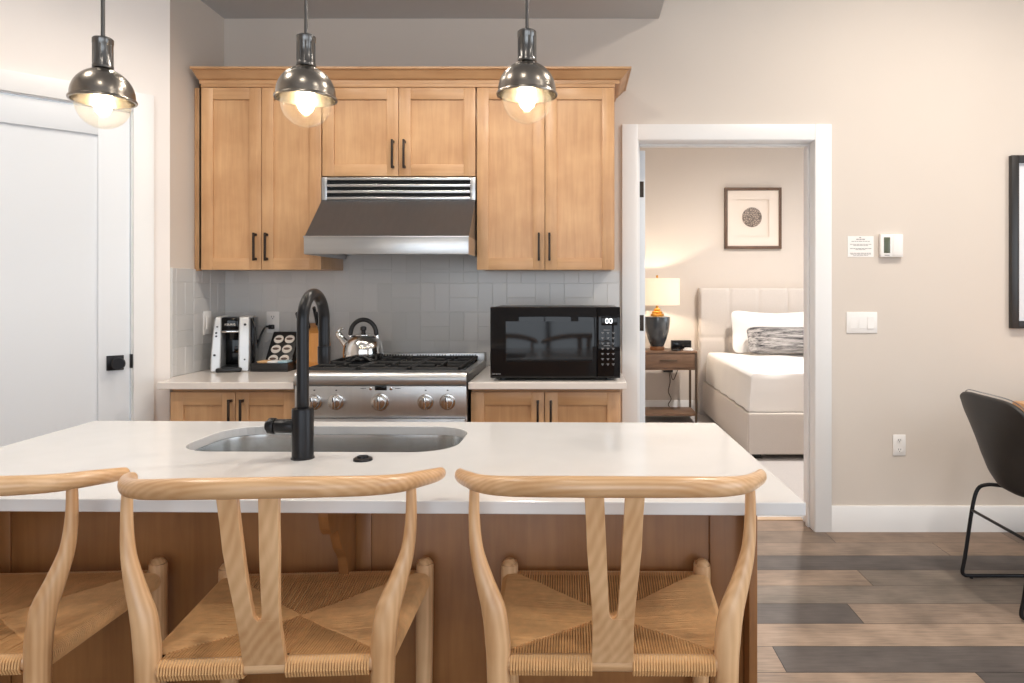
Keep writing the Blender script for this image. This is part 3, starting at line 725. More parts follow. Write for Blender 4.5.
b = B(); b.cyl(((cx0 + cx1) / 2, yf + .075, CT + .16), ((cx0 + cx1) / 2, yf + .075, CT + .196), .026, .034, n=28); obj('nozzle', b, M['black_g'], t)
b = B(); b.box(cx0 + .028, cx1 - .034, yf - .03, yf + .15, CT, CT + .022, .008); b.box(cx0 + .05, cx1 - .054, yf - .02, yf + .13, CT + .021, CT + .025, .001); obj('drip_tray', b, M['black'], t)
b = B(); b.text('KEURIG', .0145, MF((cx0 + cx1) / 2 - .002, yf + .0185, CT + .235)); obj('maker_name', b, M['podfoil'], t, smooth=False)
for (xx, zz, r) in ((cx0 + .03, .225, .004), (cx0 + .026, .195, .005), (cx0 + .026, .178, .005), (cx0 + .02, .085, .0055), (cx1 - .022, .235, .006), (cx1 - .022, .06, .004)):
    yy = yf + .0015 + (.0 if zz < .1 else .015 if zz > .2 else .012)
    b = B(); b.cyl((xx, yy - .004, CT + zz), (xx, yy + .008, CT + zz), r, n=16); obj('button', b, M['black'], t)
t.rotation_euler = (0, 0, R(17))
b = B(); b.sweep([(-1.641, 3.776, 1.108), (-1.655, 3.745, 1.112), (-1.675, 3.735, 1.07), (-1.69, 3.72, 1.0), (-1.708, 3.715, .93), (-1.712, 3.72, .906), (-1.69, 3.74, .906)], [.0055] * 7, n=10)
b.box(-1.652, -1.622, 3.765, 3.7828, 1.098, 1.122, .005)
bpy.context.view_layer.update(); bmesh.ops.transform(b.bm, matrix=t.matrix_world.inverted(), verts=b.bm.verts)
obj('power_cord', b, M['black'], t, world=False)
# pod drawer with slanted rack
t = thing('pod_organizer', 'black coffee pod organizer with slanted rack beside coffee maker', 'organizer', (-1.53, 3.5, CT))
b = B(); b.box(-1.625, -1.437, 3.50, 3.62, CT, CT + .006, .001); b.box(-1.625, -1.437, 3.50, 3.508, CT + .006, CT + .042, .002); b.box(-1.625, -1.617, 3.508, 3.62, CT + .006, CT + .042, .001); b.box(-1.445, -1.437, 3.508, 3.62, CT + .006, CT + .042, .001)
obj('tray', b, M['black'], t)
ry, rz0 = 3.63, CT
rp_ = [(3.625, CT), (3.765, CT), (3.765, 1.085), (3.745, 1.085), (3.625, CT + .02)]
b = B(); b.prism(rp_, -1.612, -1.474, 'x', b=.001); obj('rack', b, M['black'], t)
d_ = Vector((0, .12, .165)).normalized(); nrm = Vector((0, -d_.z, d_.y))
k = 0
names = [('upper left', 0, 2), ('upper right', 1, 2), ('middle left', 0, 1), ('middle right', 1, 1), ('lower left', 0, 0), ('lower right', 1, 0)]
proto = None
for nm, ci, ri in names:
    c = Vector((-1.572 + ci * .058, 3.625, CT + .02)) + d_ * (.035 + ri * .061)
    lab = f'white lidded coffee pod, {nm} of the six pods in the black rack'
    if proto is None:
        t = thing('coffee_pod', lab, 'coffee pod', c, 0, 'coffee pods in the black rack')
        q = nrm.to_track_quat('Z', 'Y').to_matrix().to_4x4()
        b = B(); b.lathe([(0, .0), (.0245, 0), (.0255, .001), (.0255, .003), (.0225, .0055), (0, .0055)], 28, mtx=q); obj('lid', b, M['podfoil'], t, world=False)
        b = B(); b.lathe([(.0, .0056), (.017, .0056), (.017, .0062), (0, .0062)], 24, mtx=q)
        b.bm.verts.ensure_lookup_table()
        bmesh.ops.delete(b.bm, geom=[v for v in b.bm.verts if abs(v.co.z) < -1], context='VERTS'); 
        for v in b.bm.verts: v.co = q @ Vector(((q.inverted() @ v.co).x, (q.inverted() @ v.co).y * .45, (q.inverted() @ v.co).z))
        obj('print', b, M['poddark'], t, world=False); proto = t
    else:
        dup(proto, c, 0, lab)
for nm, xx, m_, lab in (('sweetener_packet', -1.578, 'amber', 'tan paper packet lying in the black tray'), ('sweetener_packet', -1.527, 'paper', 'white paper packet lying between tan and blue packets'), ('sweetener_packet', -1.474, 'bluep', 'pale blue paper packet lying in the black tray')):
    b = B()
    for k in range(4):
        b.box(xx - .026 + k * .001, xx + .024 + k * .001, 3.512 + k * .003, 3.58 + k * .003, CT + .0065 + k * .0115, CT + .0165 + k * .0115, .004)
    tag(obj(nm, b, M[m_]), lab, 'packet', 'packets in the black tray')
# knife block and knives
kbx, kby = -1.372, 3.66
t = thing('knife_block', 'honey wood knife block behind the black faucet', 'knife block', (kbx, kby, CT))
b = B(); b.prism([(3.60, CT), (3.76, CT), (3.775, CT + .12), (3.715, CT + .235), (3.62, CT + .185), (3.58, CT + .04)], kbx - .056, kbx + .056, 'x', b=.004)
obj('block', b, M['blockwood'], t)
kd = Vector((0, -.45, .88)).normalized(); proto = None
ks = [(-.05, .012, 'black-handled knife, left front of the wood block'), (-.048, .07, 'black-handled knife, left rear of the wood block'), (-.015, .04, 'black-handled knife second from left in the wood block'),
      (.018, .07, 'black-handled knife right of center at the back of the block'), (.048, .015, 'black-handled knife, right front of the wood block'), (.05, .072, 'black-handled knife, right rear of the wood block')]
for dx, s_, lab in ks:
    p = Vector((kbx + dx, 3.62 + s_ * .885, CT + .185 + s_ * .466))
    if proto is None:
        t = thing('kitchen_knife', lab, 'knife', p, 0, 'knives in the wood block')
        b = B(); b.sweep([kd * .012, kd * .05, kd * .085, kd * .112], [(.007, .011), (.006, .010), (.007, .012), (.008, .012)], n=12, up=(0, 1, 0)); obj('handle', b, M['black'], t, world=False)
        b = B(); b.sweep([kd * -.09, kd * .012], [(.0012, .009), (.0012, .009)], n=8, sub=1, up=(0, 1, 0)); obj('blade', b, M['steel_p'], t, world=False)
        proto = t
    else: dup(proto, p, 0, lab)

# ------------------------------------------------------------------ WALL FITTINGS
def outlet(x, y, z, label, axis='y'):
    t = thing('wall_outlet', label, 'outlet', (x, y, z), 0 if axis == 'y' else R(90))
    b = B(); b.box(-.035, .035, -.005, 0, -.057, .057, .003); obj('cover_plate', b, M['plate'], t, world=False)
    for zc in (.026, -.026):
        b = B(); b.prism([(.016 * math.cos(a), zc + .014 * math.sin(a)) for a in [2 * math.pi * k / 20 for k in range(20)]], -.007, -.004, 'y')
        r = obj('receptacle', b, M['plate'], t, world=False)
        b = B(); b.box(-.0075, -.005, -.0075, -.0065, zc - .001, zc + .008); b.box(.005, .0075, -.0075, -.0065, zc - .001, zc + .008); b.cyl((0, -.0075, zc - .007), (0, -.0065, zc - .007), .0025, n=12)
        obj('slot', b, M['slot'], r, world=False)
    b = B(); b.cyl((0, -.0065, 0), (0, -.004, 0), .003, n=12); obj('screw', b, M['plate'], t, world=False)
    return t
outlet(-1.634, YW - .010, 1.1355, 'white wall outlet with black plug behind pod organizer')
outlet((899 - 575) / 184.2, YW, 1.309 - (445 - 290) / 184.2, 'white wall outlet low on the beige wall')
t = thing('light_switch', 'white switch plate on the tiled side wall beside coffee maker', 'light switch', (XL + .010, 3.60, 1.14), R(90))
b = B(); b.box(-.037, .037, -.006, 0, -.06, .06, .003); obj('cover_plate', b, M['plate'], t, world=False)
b = B(); b.box(-.016, .016, -.010, -.005, -.033, .033, .002); obj('rocker', b, M['plate'], t, world=False)
t = thing('light_switch', 'wide white three-gang switch plate below the thermostat', 'light switch', ((861.5 - 575) / 184.2, YW, 1.309 - (322.5 - 290) / 184.2))
b = B(); b.box(-.084, .084, -.006, 0, -.0575, .0575, .003); obj('cover_plate', b, M['plate'], t, world=False)
for k, xc in enumerate((-.0465, 0, .0465)):
    b = B(); b.prism([(-.0055, -.034), (-.0055, .034), (-.0065 if k < 2 else -.008, .033), (-.0085, 0), (-.011 if k == 2 else -.0075, -.033)], xc - .0165, xc + .0165, 'x')
    obj('rocker', b, M['plate'], t, world=False)
t = thing('thermostat', 'white thermostat with green display on the beige wall', 'thermostat', ((891.2 - 575) / 185, YW, 1.309 + (290 - 245.7) / 185))
b = B(); b.box(-.0615, .0615, -.026, 0, -.0615, .0615, .004); obj('body', b, M['plate'], t, world=False)
b = B(); b.box(-.044, -.010, -.0275, -.025, -.04, .045, .001); obj('display', b, M['lcd'], t, world=False)
b = B(); b.box(.004, .058, -.0285, -.025, -.054, .054, .003); obj('cover_flap', b, M['plate'], t, world=False)
b = B(); b.box(-.04, -.014, -.0272, -.0255, -.054, -.05); obj('maker_mark', b, M['ink'], t, world=False)
t = thing('notice', 'small white printed notice on the wall left of thermostat', 'notice', ((860.5 - 575) / 184.2, YW, 1.309 + (290 - 246.6) / 184.2))
b = B(); b.box(-.0705, .0705, -.002, 0, -.057, .057); obj('sheet', b, M['paper'], t, world=False)
b = B(); random.seed(3)
def line(z, w, h=.0028):
    x = -w
    while x < w - .004:
        l = min(random.uniform(.008, .02), w - x); b.box(x, x + l, -.0026, -.0018, z - h / 2, z + h / 2); x += l + .0025
for z, w, h in ((.049, .008, .004), (.0395, .024, .005), (.0285, .05, .003), (.0125, .058, .0028), (.006, .04, .0028), (-.011, .058, .0032), (-.0165, .028, .0025), (-.036, .058, .003), (-.0415, .055, .0025), (-.048, .04, .0025)): line(z, w, h)
obj('printed_lines', b, M['ink'], t, world=False)
# framed art at the right edge
x0 = (1012 - 575) / 185.7; z0, z1 = 1.309 - 38.5 / 185.7, 1.309 + 135 / 185.7
t = thing('framed_art', 'large black framed picture cut by the right edge of view', 'framed picture', (x0 + .55, YW, z0))
b = B(); x1 = x0 + 1.1
b.box(x0, x0 + .04, YW - .03, YW, z0, z1, .002); b.box(x1 - .04, x1, YW - .03, YW, z0, z1, .002); b.box(x0 + .04, x1 - .04, YW - .03, YW, z1 - .04, z1, .002); b.box(x0 + .04, x1 - .04, YW - .03, YW, z0, z0 + .04, .002)
obj('frame', b, M['frame_k'], t)
b = B(); b.box(x0 + .04, x1 - .04, YW - .012, YW - .006, z0 + .04, z1 - .04); obj('mat_board', b, M['mat_blue'], t)
b = B(); b.box(x0 + .2, x1 - .2, YW - .0135, YW - .0115, z0 + .2, z1 - .2); obj('print', b, M['lcd'], t)

# ------------------------------------------------------------------ PENDANTS
def pend(loc, label):
    t = thing('pendant_light', label, 'pendant light', loc, 0, 'pendants over the island')
    h = 3.5 - loc[2]
    b = B(); b.cyl((0, 0, .145), (0, 0, h - .02), .0048, n=16); obj('rod', b, M['nickel_d'], t, world=False)
    b = B(); b.lathe([(0, h), (.06, h), (.06, h - .015), (.052, h - .022), (0, h - .022)], 32); obj('canopy', b, M['nickel_d'], t, world=False)
    b = B(); b.lathe([(0, .149), (.021, .149), (.0236, .146), (.0236, .134), (.0215, .131), (.0215, .083), (.0235, .08), (.0235, .073), (.0, .073)], 36)
    for k in range(10):
        a = 2 * math.pi * k / 10; b.cyl((.0205 * math.cos(a), .0205 * math.sin(a), .083), (.0205 * math.cos(a), .0205 * math.sin(a), .132), .0025, n=8)
    obj('socket', b, M['nickel_d'], t, world=False)
    b = B(); pf = [(.018, .075)] + [(.071 * math.sin(a), .071 * math.cos(a) + .002) for a in [R(16 + 74 * k / 14) for k in range(15)]]
    pf += [(.0715, -.002), (.0745, -.004), (.0755, -.007), (.0745, -.010), (.0695, -.010), (.069, .0)]
    pf += [(.068 * math.sin(a), .068 * math.cos(a)) for a in [R(90 - 74 * k / 14) for k in range(1, 15)]] + [(.018, .068)]
    b.lathe(pf, 48); obj('shade', b, M['nickel'], t, world=False)
    b = B(); b.sphere((0, 0, -.018), .0605, n=40)
    bmesh.ops.delete(b.bm, geom=[v for v in b.bm.verts if v.co.z > .03], context='VERTS'); obj('globe', b, M['globe'], t, world=False)
    b = B(); b.lathe([(0, .05), (.013, .05), (.013, .022), (0, .022)], 20); obj('lamp_holder', b, M['nickel_d'], t, world=False)
    b = B(); b.lathe([(.010, .024), (.013, .012), (.020, -.004), (.021, -.020), (.016, -.036), (.007, -.045), (0, -.047)], 28); obj('bulb', b, M['bulb'], t, world=False)
    return t
p1 = pend((-1.189, 1.763, 1.794), 'leftmost globe pendant light, hanging before the white door')
dup(p1, (-.671, 1.746, 1.794), 0, 'middle globe pendant light, hanging left of the range hood')
dup(p1, (-.118, 1.722, 1.797), 0, 'rightmost globe pendant light, hanging before the tall right cabinet')

# ------------------------------------------------------------------ ISLAND (turned one degree)
IC = Vector((-.536, 1.768, 0)); IR = R(-1.0); HX, HY = .961, .406
def IW(x, y, z=0):
    return (IC.x + x * math.cos(IR) - y * math.sin(IR), IC.y + x * math.sin(IR) + y * math.cos(IR), z)
t = thing('countertop', 'large white quartz island countertop with sink cutout', 'countertop', (IC.x, IC.y, CT), IR)
sx, sy, hx, hy = -.136, .165, .361, .165            # sink hole centre and half size, island frame
bm = bmesh.new()
out = [bm.verts.new(p) for p in ((-HX + .012, -HY, 0), (HX + .026, -HY, 0), (HX, HY, 0), (-HX - .014, HY, 0))]
inn = [bm.verts.new(p) for p in rrect(sx, sy, hx, hy, .11, 0, 8)]
ed = [bm.edges.new((out[i], out[(i + 1) % 4])) for i in range(4)] + [bm.edges.new((inn[i], inn[(i + 1) % len(inn)])) for i in range(len(inn))]
bmesh.ops.triangle_fill(bm, edges=ed, use_beauty=True)
TH = .0255
ext = bmesh.ops.extrude_face_region(bm, geom=list(bm.faces))
bmesh.ops.translate(bm, vec=(0, 0, -TH), verts=[g for g in ext['geom'] if isinstance(g, bmesh.types.BMVert)])
bmesh.ops.recalc_face_normals(bm, faces=bm.faces)
b = B(); b.bm.free(); b.bm = bm
bevel_mod(obj('slab', b, M['quartz'], t, world=False, smooth=False), .0022)
# cabinet body of the island
t = thing('kitchen_island', 'maple paneled kitchen island base beneath the white countertop', 'kitchen island', (IC.x, IC.y, 0), IR)
yp = -.074; zt = CT - TH - .0005; xe = HX - .001; xw = -HX + .018
b = B(); b.box(xw, xe - .02, yp, yp + .012, .0, zt, .001); b.box(xe - .10, xe - .02, yp - .007, yp, 0, zt, .0015); obj('back_panel', b, M['maple_shaded'], t, world=False)
b = B(); b.box(xe - .019, xe, yp - .06, HY - .03, 0, zt, .0015); obj('end_panel', b, M['maple_shaded'], t, world=False)
b = B(); b.box(xw - .001, xw + .018, yp + .018, HY - .03, 0, zt, .0015); obj('end_panel', b, M['maple_shaded'], t, world=False)
for k in range(4):
    a0 = xw + .02 + k * .472; bb = B()
    bb.box(a0 + .002, a0 + .47, HY - .05, HY - .03, .10, zt - .01, .002); bb.box(a0 + .06, a0 + .41, HY - .031, HY - .027, .16, zt - .07, .001); obj('cabinet_door', bb, M['maple_v'], t, world=False)
def corbel(xc):
    b = B(); cp = [(yp, zt), (yp - .19, zt), (yp - .188, .82), (yp - .178, .79), (yp - .165, .775), (yp - .128, .772), (yp - .118, .755), (yp - .10, .72), (yp - .072, .69), (yp - .062, .66), (yp - .058, .60), (yp - .03, .585), (yp, .58)]
    b.prism(cp, xc - .011, xc + .011, 'x', b=.001); b.box(xc + .011, xc + .048, yp - .006, yp, .0, zt, .001)
    return obj('corbel', b, M['maple_shaded'], t, world=False)
corbel(.0 + (-.538 - IC.x) ); corbel(-.885)
# undermount sink
t = thing('sink', 'undermount stainless steel kitchen sink set in the island', 'sink', IW(sx, sy, CT - TH), IR)
b = B(); lo = [rrect(0, 0, hx + .011, hy + .011, .12, -.0008, 8), rrect(0, 0, hx + .004, hy + .004, .114, -.0008, 8), rrect(0, 0, hx + .002, hy + .002, .11, -.01, 8), rrect(0, 0, hx - .006, hy - .006, .10, -.16, 8), rrect(0, 0, hx - .03, hy - .03, .09, -.19, 8), rrect(0, 0, .06, .06, .059, -.197, 8)]
b.loft(lo, cap1=True); obj('bowl', b, M['steel_sink'], t, world=False)
b = B(); b.lathe([(0, -.194), (.04, -.194), (.045, -.1955), (.045, -.198)], 32); obj('drain', b, M['steel_p'], t, world=False)
# faucet
FL = (-.662, 1.702, CT)
t = thing('faucet', 'matte black gooseneck kitchen faucet standing at the island sink', 'faucet', FL, IR)
b = B(); b.lathe([(0, 0), (.0275, 0), (.0275, .003), (.0255, .004), (.0255, .118), (.024, .122), (0, .122)], 36); obj('base', b, M['black_m'], t, world=False)
b = B(); rr = .069
A = [(0, 0, .118), (0, 0, .2), (0, 0, .30)] + [(0, rr - rr * math.cos(a), .330 + rr * math.sin(a)) for a in [R(180 * k / 12) for k in range(13)]] + [(0, 2 * rr, .25)]
b.sweep(A, [.0143] * len(A), n=24, sub=3, up=(1, 0, 0)); obj('neck', b, M['black_m'], t, world=False)
b = B(); b.cyl((0, 2 * rr, .262), (0, 2 * rr, .215), .0165, .0158, n=28, b=.002); obj('spray_head', b, M['black_m'], t, world=False)
b = B(); b.cyl((-.02, 0, .078), (-.066, 0, .078), .017, n=28, b=.001); b.cyl((-.067, 0, .078), (-.083, 0, .079), .0195, n=28, b=.002); b.cyl((-.083, 0, .079), (-.089, 0, .079), .012, n=20); obj('handle', b, M['black_m'], t, world=False)
t = thing('sink_button', 'small round black button on the island between sink and stools', 'button', (-.51, 1.683, CT))
b = B(); b.lathe([(0, 0), (.023, 0), (.0225, .005), (.018, .007), (0, .007)], 32); obj('bezel', b, M['black_m'], t, world=False)
b = B(); b.lathe([(0, .0065), (.014, .0065), (.013, .010), (0, .0105)], 28); obj('push_cap', b, M['black_g'], t, world=False)

# ------------------------------------------------------------------ COUNTER STOOLS
SH = .646
def stool(loc, rz, label):
    t = thing('counter_stool', label, 'stool', loc, rz, 'ash counter stools at the island')
    half = [(0, -.085, .975), (.11, -.077, .973), (.19, -.046, .965), (.24, -.002, .957), (.27, .045, .952), (.290, .086, .947), (.297, .113, .944)]
    pts = [(-x, y, z) for x, y, z in half[::-1]] + half[1:]
    rh = [(.0155, .018), (.0155, .018), (.015, .0175), (.0145, .0165), (.0135, .015), (.012, .0135), (.0105, .0115)]
    b = B(); b.sweep(pts, rh[::-1] + rh[1:], n=18, sub=6); obj('top_rail', b, M['ash_x'], t, world=False)
    for s in (-1, 1):
        lp = [(.254, .02, .953), (.2545, .019, .89), (.249, .015, .83), (.233, .008, .775), (.216, .002, .725), (.2085, 0, .67), (.207, 0, .62), (.206, -.002, .5), (.204, -.008, .25), (.202, -.014, 0)]
        rd = [(.009, .009), (.0105, .011), (.0125, .014), (.017, .018), (.0225, .02), (.0235, .021), (.022, .02), (.0205, .019), (.018, .018), (.0145, .0145)]
        b = B(); b.sweep([(s * x, y, z) for x, y, z in lp], rd, n=18, sub=5, up=(0, 1, 0)); obj('rear_leg', b, M['ash'], t, world=False)
        b = B(); b.sweep([(s * .226, .375, SH + .018), (s * .226, .375, SH), (s * .225, .375, .5), (s * .222, .38, .25), (s * .219, .385, 0)], [.0185, .0205, .0205, .018, .0145], n=18, sub=4, up=(0, 1, 0)); obj('front_leg', b, M['ash'], t, world=False)
        b = B(); b.sweep([(s * .205, 0, .30), (s * .214, .2, .30), (s * .223, .38, .30)], [.010, .0125, .010], n=12, up=(0, 0, 1)); obj('side_stretcher', b, M['ash'], t, world=False)
        b = B(); b.sweep([(s * .206, 0, SH - .014), (s * .226, .375, SH - .014)], [.013, .013], n=12, sub=1, up=(0, 0, 1)); obj('seat_rail', b, M['ash'], t, world=False)
    b = B(); b.sweep([(-.206, 0, SH - .014), (.206, 0, SH - .014)], [(.012, .0155)] * 2, n=14, sub=1); obj('seat_rail', b, M['ash_x'], t, world=False)
    b = B(); b.sweep([(-.226, .375, SH - .014), (.226, .375, SH - .014)], [(.012, .0155)] * 2, n=14, sub=1); obj('seat_rail', b, M['ash_x'], t, world=False)
    b = B(); b.sweep([(-.221, .381, .22), (.221, .381, .22)], [.0135] * 2, n=12, sub=1); obj('foot_rail', b, M['ash_x'], t, world=False)
    b = B(); b.sweep([(-.203, -.009, .24), (.203, -.009, .24)], [.0115] * 2, n=12, sub=1); obj('rear_stretcher', b, M['ash_x'], t, world=False)
    # Y splat: a bent board with a fork
    b = B(); z0, z1 = SH - .012, .964
    def yy(z): q = (z - z0) / (z1 - z0); return -.004 - .078 * q - .010 * math.sin(math.pi * q)
    rows_ = []
    prof = [(0, .038, 0), (.12, .037, 0), (.24, .0365, 0), (.29, .037, 0), (.295, .037, .003), (.305, .037, .006), (.325, .0375, .0075), (.40, .039, .009), (.55, .043, .0115), (.7, .047, .0135), (.85, .0485, .016), (1, .0515, .0178)]
    t_ = bmesh.new(); th = .0065
    def strip(fn):
        L = []
        for h, o_, i_ in prof:
            ab = fn(h, o_, i_)
            if ab is None: continue
            z = z0 + h * (z1 - z0); y = yy(z)
            L.append([t_.verts.new((ab[0], y - th, z)), t_.verts.new((ab[1], y - th, z)), t_.verts.new((ab[1], y + th, z)), t_.verts.new((ab[0], y + th, z))])
        for a, q in zip(L, L[1:]):
            for k in range(4): t_.faces.new([a[k], a[(k + 1) % 4], q[(k + 1) % 4], q[k]])
        t_.faces.new(L[0]); t_.faces.new(L[-1])
    strip(lambda h, o_, i_: (-o_, o_) if h <= .29 else None)
    strip(lambda h, o_, i_: (-o_, -i_) if h >= .29 else None); strip(lambda h, o_, i_: (i_, o_) if h >= .29 else None)
    bmesh.ops.remove_doubles(t_, verts=t_.verts, dist=1e-5)
    bmesh.ops.recalc_face_normals(t_, faces=t_.faces); b._join(t_)
    bevel_mod(obj('splat', b, M['ash'], t, world=False), .0018)
    # woven paper cord seat
    b = B()
    def S(u, v, dz=0):
        wv = .206 + .020 * (v + 1) / 2; y = .1875 * (v + 1)
        dip = -.014 * (1 - u * u) * (1 - v * v)
        return Vector((u * wv, y, SH + dip + dz))
    n = 36; r = .00245; Cc = []
    def wrap_y(u, v, s):                              # cord over the rear (s=-1) or front (s=1) rail, from below to the top
        p = S(u, v); return [p + Vector((0, -s * .02, -.034)), p + Vector((0, s * .010, -.031)), p + Vector((0, s * .0150, -.020)), p + Vector((0, s * .0125, -.008)), p + Vector((0, s * .004, -.0005))]
    def wrap_x(u, v, s):
        p = S(u, v); return [p + Vector((-s * .02, 0, -.034)), p + Vector((s * .010, 0, -.031)), p + Vector((s * .0150, 0, -.02)), p + Vector((s * .0125, 0, -.008)), p + Vector((s * .004, 0, -.0005))]
    random.seed(11)
    lim = .90
    for k in range(n):
        a = -lim + (k + .5) * lim / n
        for sg in (-1, 1):
            u = sg * abs(a); j = random.uniform(-.0006, .0006)
            if abs(u) > .185: Cc.append(wrap_y(u, -1, -1) + [S(u, -1 + (1 - abs(u)) * .5, j), S(u, -abs(u), j - .001), S(u * .98, -abs(u) + .02, -.006)])
            else: Cc.append([S(u, -.93, -.02), S(u, -.86, -.003), S(u, -.5, j), S(u, 0, j)])
            Cc.append(wrap_y(u, 1, 1) + [S(u, 1 - (1 - abs(u)) * .5, j), S(u, abs(u), j - .001), S(u, abs(u) - .02, -.006)])
            v = a
            for vv in (-abs(v), abs(v)):
                Cc.append(wrap_x(sg, vv, sg) + [S(sg * (1 - (1 - abs(vv)) * .5), vv, j + .0015), S(sg * abs(vv), vv, j + .0012), S(sg * (abs(vv) - .02), vv, -.006)])
    for pth in Cc:
        b.sweep(pth, [r] * len(pth), n=5, sub=1, cap=False)
    obj('woven_seat', b, M['cord'], t, world=False)
    b = B(); b.grid(lambda p, q: S(-.97 + 1.94 * p, -.95 + 1.9 * q, -.0035), 12, 12)
    obj('seat_core', b, M['cord_base'], t, world=False)
    return t
s0 = stool((.068, 1.272, 0), R(-.6), 'ash counter stool with woven seat, rightmost of the three at the island')
dup(s0, (-.557, 1.265, 0), R(3.5), 'ash counter stool with woven seat, middle of the three at the island')
dup(s0, (-1.187, 1.265, 0), R(3.5), 'ash counter stool with woven seat, cut off at the left edge')

# ------------------------------------------------------------------ DINING CHAIR (faces right)
t = thing('dining_chair', 'black leather bucket dining chair with sled legs at the right edge', 'chair', (1.95, 2.97, 0), R(-90))
# local: x right of sitter, y forward; world: forward = +x, right = -y
prof = [(-.222, .864), (-.220, .83), (-.212, .76), (-.199, .68), (-.183, .60), (-.160, .53), (-.125, .475), (-.07, .447), (0, .44), (.1, .442), (.18, .45), (.225, .45)]
def shell(p, q):
    i = p * (len(prof) - 1); k = min(int(i), len(prof) - 2); fr = i - k
    y = prof[k][0] * (1 - fr) + prof[k + 1][0] * fr; z = prof[k][1] * (1 - fr) + prof[k + 1][1] * fr
    s = (q - .5) * 2
    hw = .215 + .03 * math.sin(math.pi * min(1, p * 1.1))
    if p > .8: hw *= 1 - .5 * ((p - .8) / .2) ** 2 * abs(s) ** 3
    wing = abs(s) ** 2.2
    yb_ = y + wing * (.03 + .19 * math.exp(-((p - .5) / .22) ** 2))
    zb_ = z + wing * (.10 * math.exp(-((p - .62) / .22) ** 2)) - (.006 * wing if p < .1 else 0)
    if p < .12: zb_ -= .03 * abs(s) ** 6 * (1 - p / .12)
    return (s * hw, yb_, zb_)
b = B(); b.grid(shell, 33, 22)
bmesh.ops.recalc_face_normals(b.bm, faces=b.bm.faces)
o = obj('bucket_seat', b, M['leather'], t, world=False, ang=80)
md = o.modifiers.new('solid', 'SOLIDIFY'); md.thickness = .022; md.offset = 0
sm_ = o.modifiers.new('sub', 'SUBSURF'); sm_.levels = 1; sm_.render_levels = 1
b = B()
edge = [shell(.0 + .005, q / 20) for q in range(21)]; ep = [shell(p / 24, 1) for p in range(0, 25)]; em = [shell(p / 24, 0) for p in range(0, 25)]
for path in (em[::-1] + edge[1:-1] + ep,):
    for a, c in zip(path, path[1:]):
        a, c = Vector(a), Vector(c)
        for k in range(4):
            q0 = a.lerp(c, k / 4 + .04); q1 = a.lerp(c, k / 4 + .17); off = Vector((0, .0115, .0085)) if a.z > .6 else Vector((0, 0, .0125))
            b.sweep([q0 + off, q1 + off], [.0022, .0022], n=5, sub=1, cap=False)
obj('edge_stitching', b, M['stitch'], t, world=False)['label'] = 'pale edge stitching'
for s in (-1, 1):                                     # a sled loop on each side
    xs = s * .21
    A = [(s * .13, .0, .434), (s * .165, -.05, .434), (s * .19, -.09, .43), (xs, -.12, .405), (xs, -.145, .32), (xs, -.178, .10), (xs, -.19, .035), (xs, -.182, .016), (xs, -.15, .0115), (xs, 0, .0115), (xs, .18, .0115), (xs, .21, .016), (xs, .215, .035), (xs, .2, .12), (xs, .165, .36), (xs, .155, .405), (s * .19, .14, .428), (s * .15, .13, .432)]
    b = B(); b.sweep(A, [.0085] * len(A), n=12, sub=4, up=(1, 0, 0)); lg = obj('sled_leg', b, M['black_m'], t, world=False)
    for yy_ in (-.15, .17):
        b = B(); b.cyl((xs, yy_, 0), (xs, yy_, .006), .008, n=12); obj('glide', b, M['black'], lg, world=False)
b = B(); b.sweep([(-.21, -.148, .31), (.21, -.148, .31)], [.0065] * 2, n=12, sub=1); obj('cross_bar', b, M['black_m'], t, world=False)

t = thing('dining_table', 'tan wooden dining table, one corner showing beyond the black chair', 'table', (3.0, 2.95, 0))
b = B(); b.box(2.185, 3.9, 2.42, 3.50, .70, .755, .004); obj('tabletop', b, M['tabletop'], t)
for xx in (2.26, 3.74):
    for yy_ in (2.5, 3.36):
        b = B(); b.box(xx, xx + .06, yy_, yy_ + .06, 0, .70, .004); obj('leg', b, M['black_m'], t)
# ------------------------------------------------------------------ BEDROOM
t = thing('bed', 'upholstered greige bed with tufted headboard and white bedding', 'bed', (2.32, 6.4, 0))
bx0, bx1, by0, by1 = 1.335, 3.30, 5.37, 7.34
b = B(); b.box(bx0, bx0 + .07, by0 + .07, by1, .045, .355, .012); b.box(bx1 - .07, bx1, by0 + .07, by1, .045, .355, .012); b.box(bx0, bx1, by0, by0 + .07, .045, .36, .012)
b.box(bx0 + .07, bx1 - .07, by0 + .07, by1, .10, .30)
obj('bed_frame', b, M['linen'], t)
for xx in (bx0 + .08, bx1 - .08):
    for yy_ in (by0 + .08, by1 - .1):
        b = B(); b.box(xx - .03, xx + .03, yy_ - .03, yy_ + .03, .004, .05, .004); obj('leg', b, M['black'], t)
def head(p, q):
    x = bx0 - .03 + p * (bx1 - bx0 + .06); z = .30 + q * 1.03
    cu = (p * (bx1 - bx0 + .06)) / .307; cv = (1.03 * (1 - q)) / .52
    fu = abs((cu % 1) - .5) * 2; fv = abs((cv % 1) - .5) * 2
    dep = .012 * (1 - fu ** 14) * (1 - fv ** 24) + .012 - .02 * math.exp(-((1 - fu) ** 2 + (1 - fv) ** 2) / .012)
    if min(p, 1 - p) < .004 or min(q, 1 - q) < .006: dep = 0
    return (x, by1 - dep, z)
b = B(); b.grid(head, 130, 66); b.box(bx0 - .03, bx1 + .03, by1 - .002, YB - .002, .004, 1.33, .008); obj('headboard', b, M['linen'], t)
b = B(); b.box(bx0 + .045, bx1 - .045, by0 + .075, by1 - .01, .30, .60, .05, seg=4); obj('mattress', b, M['sheet'], t)
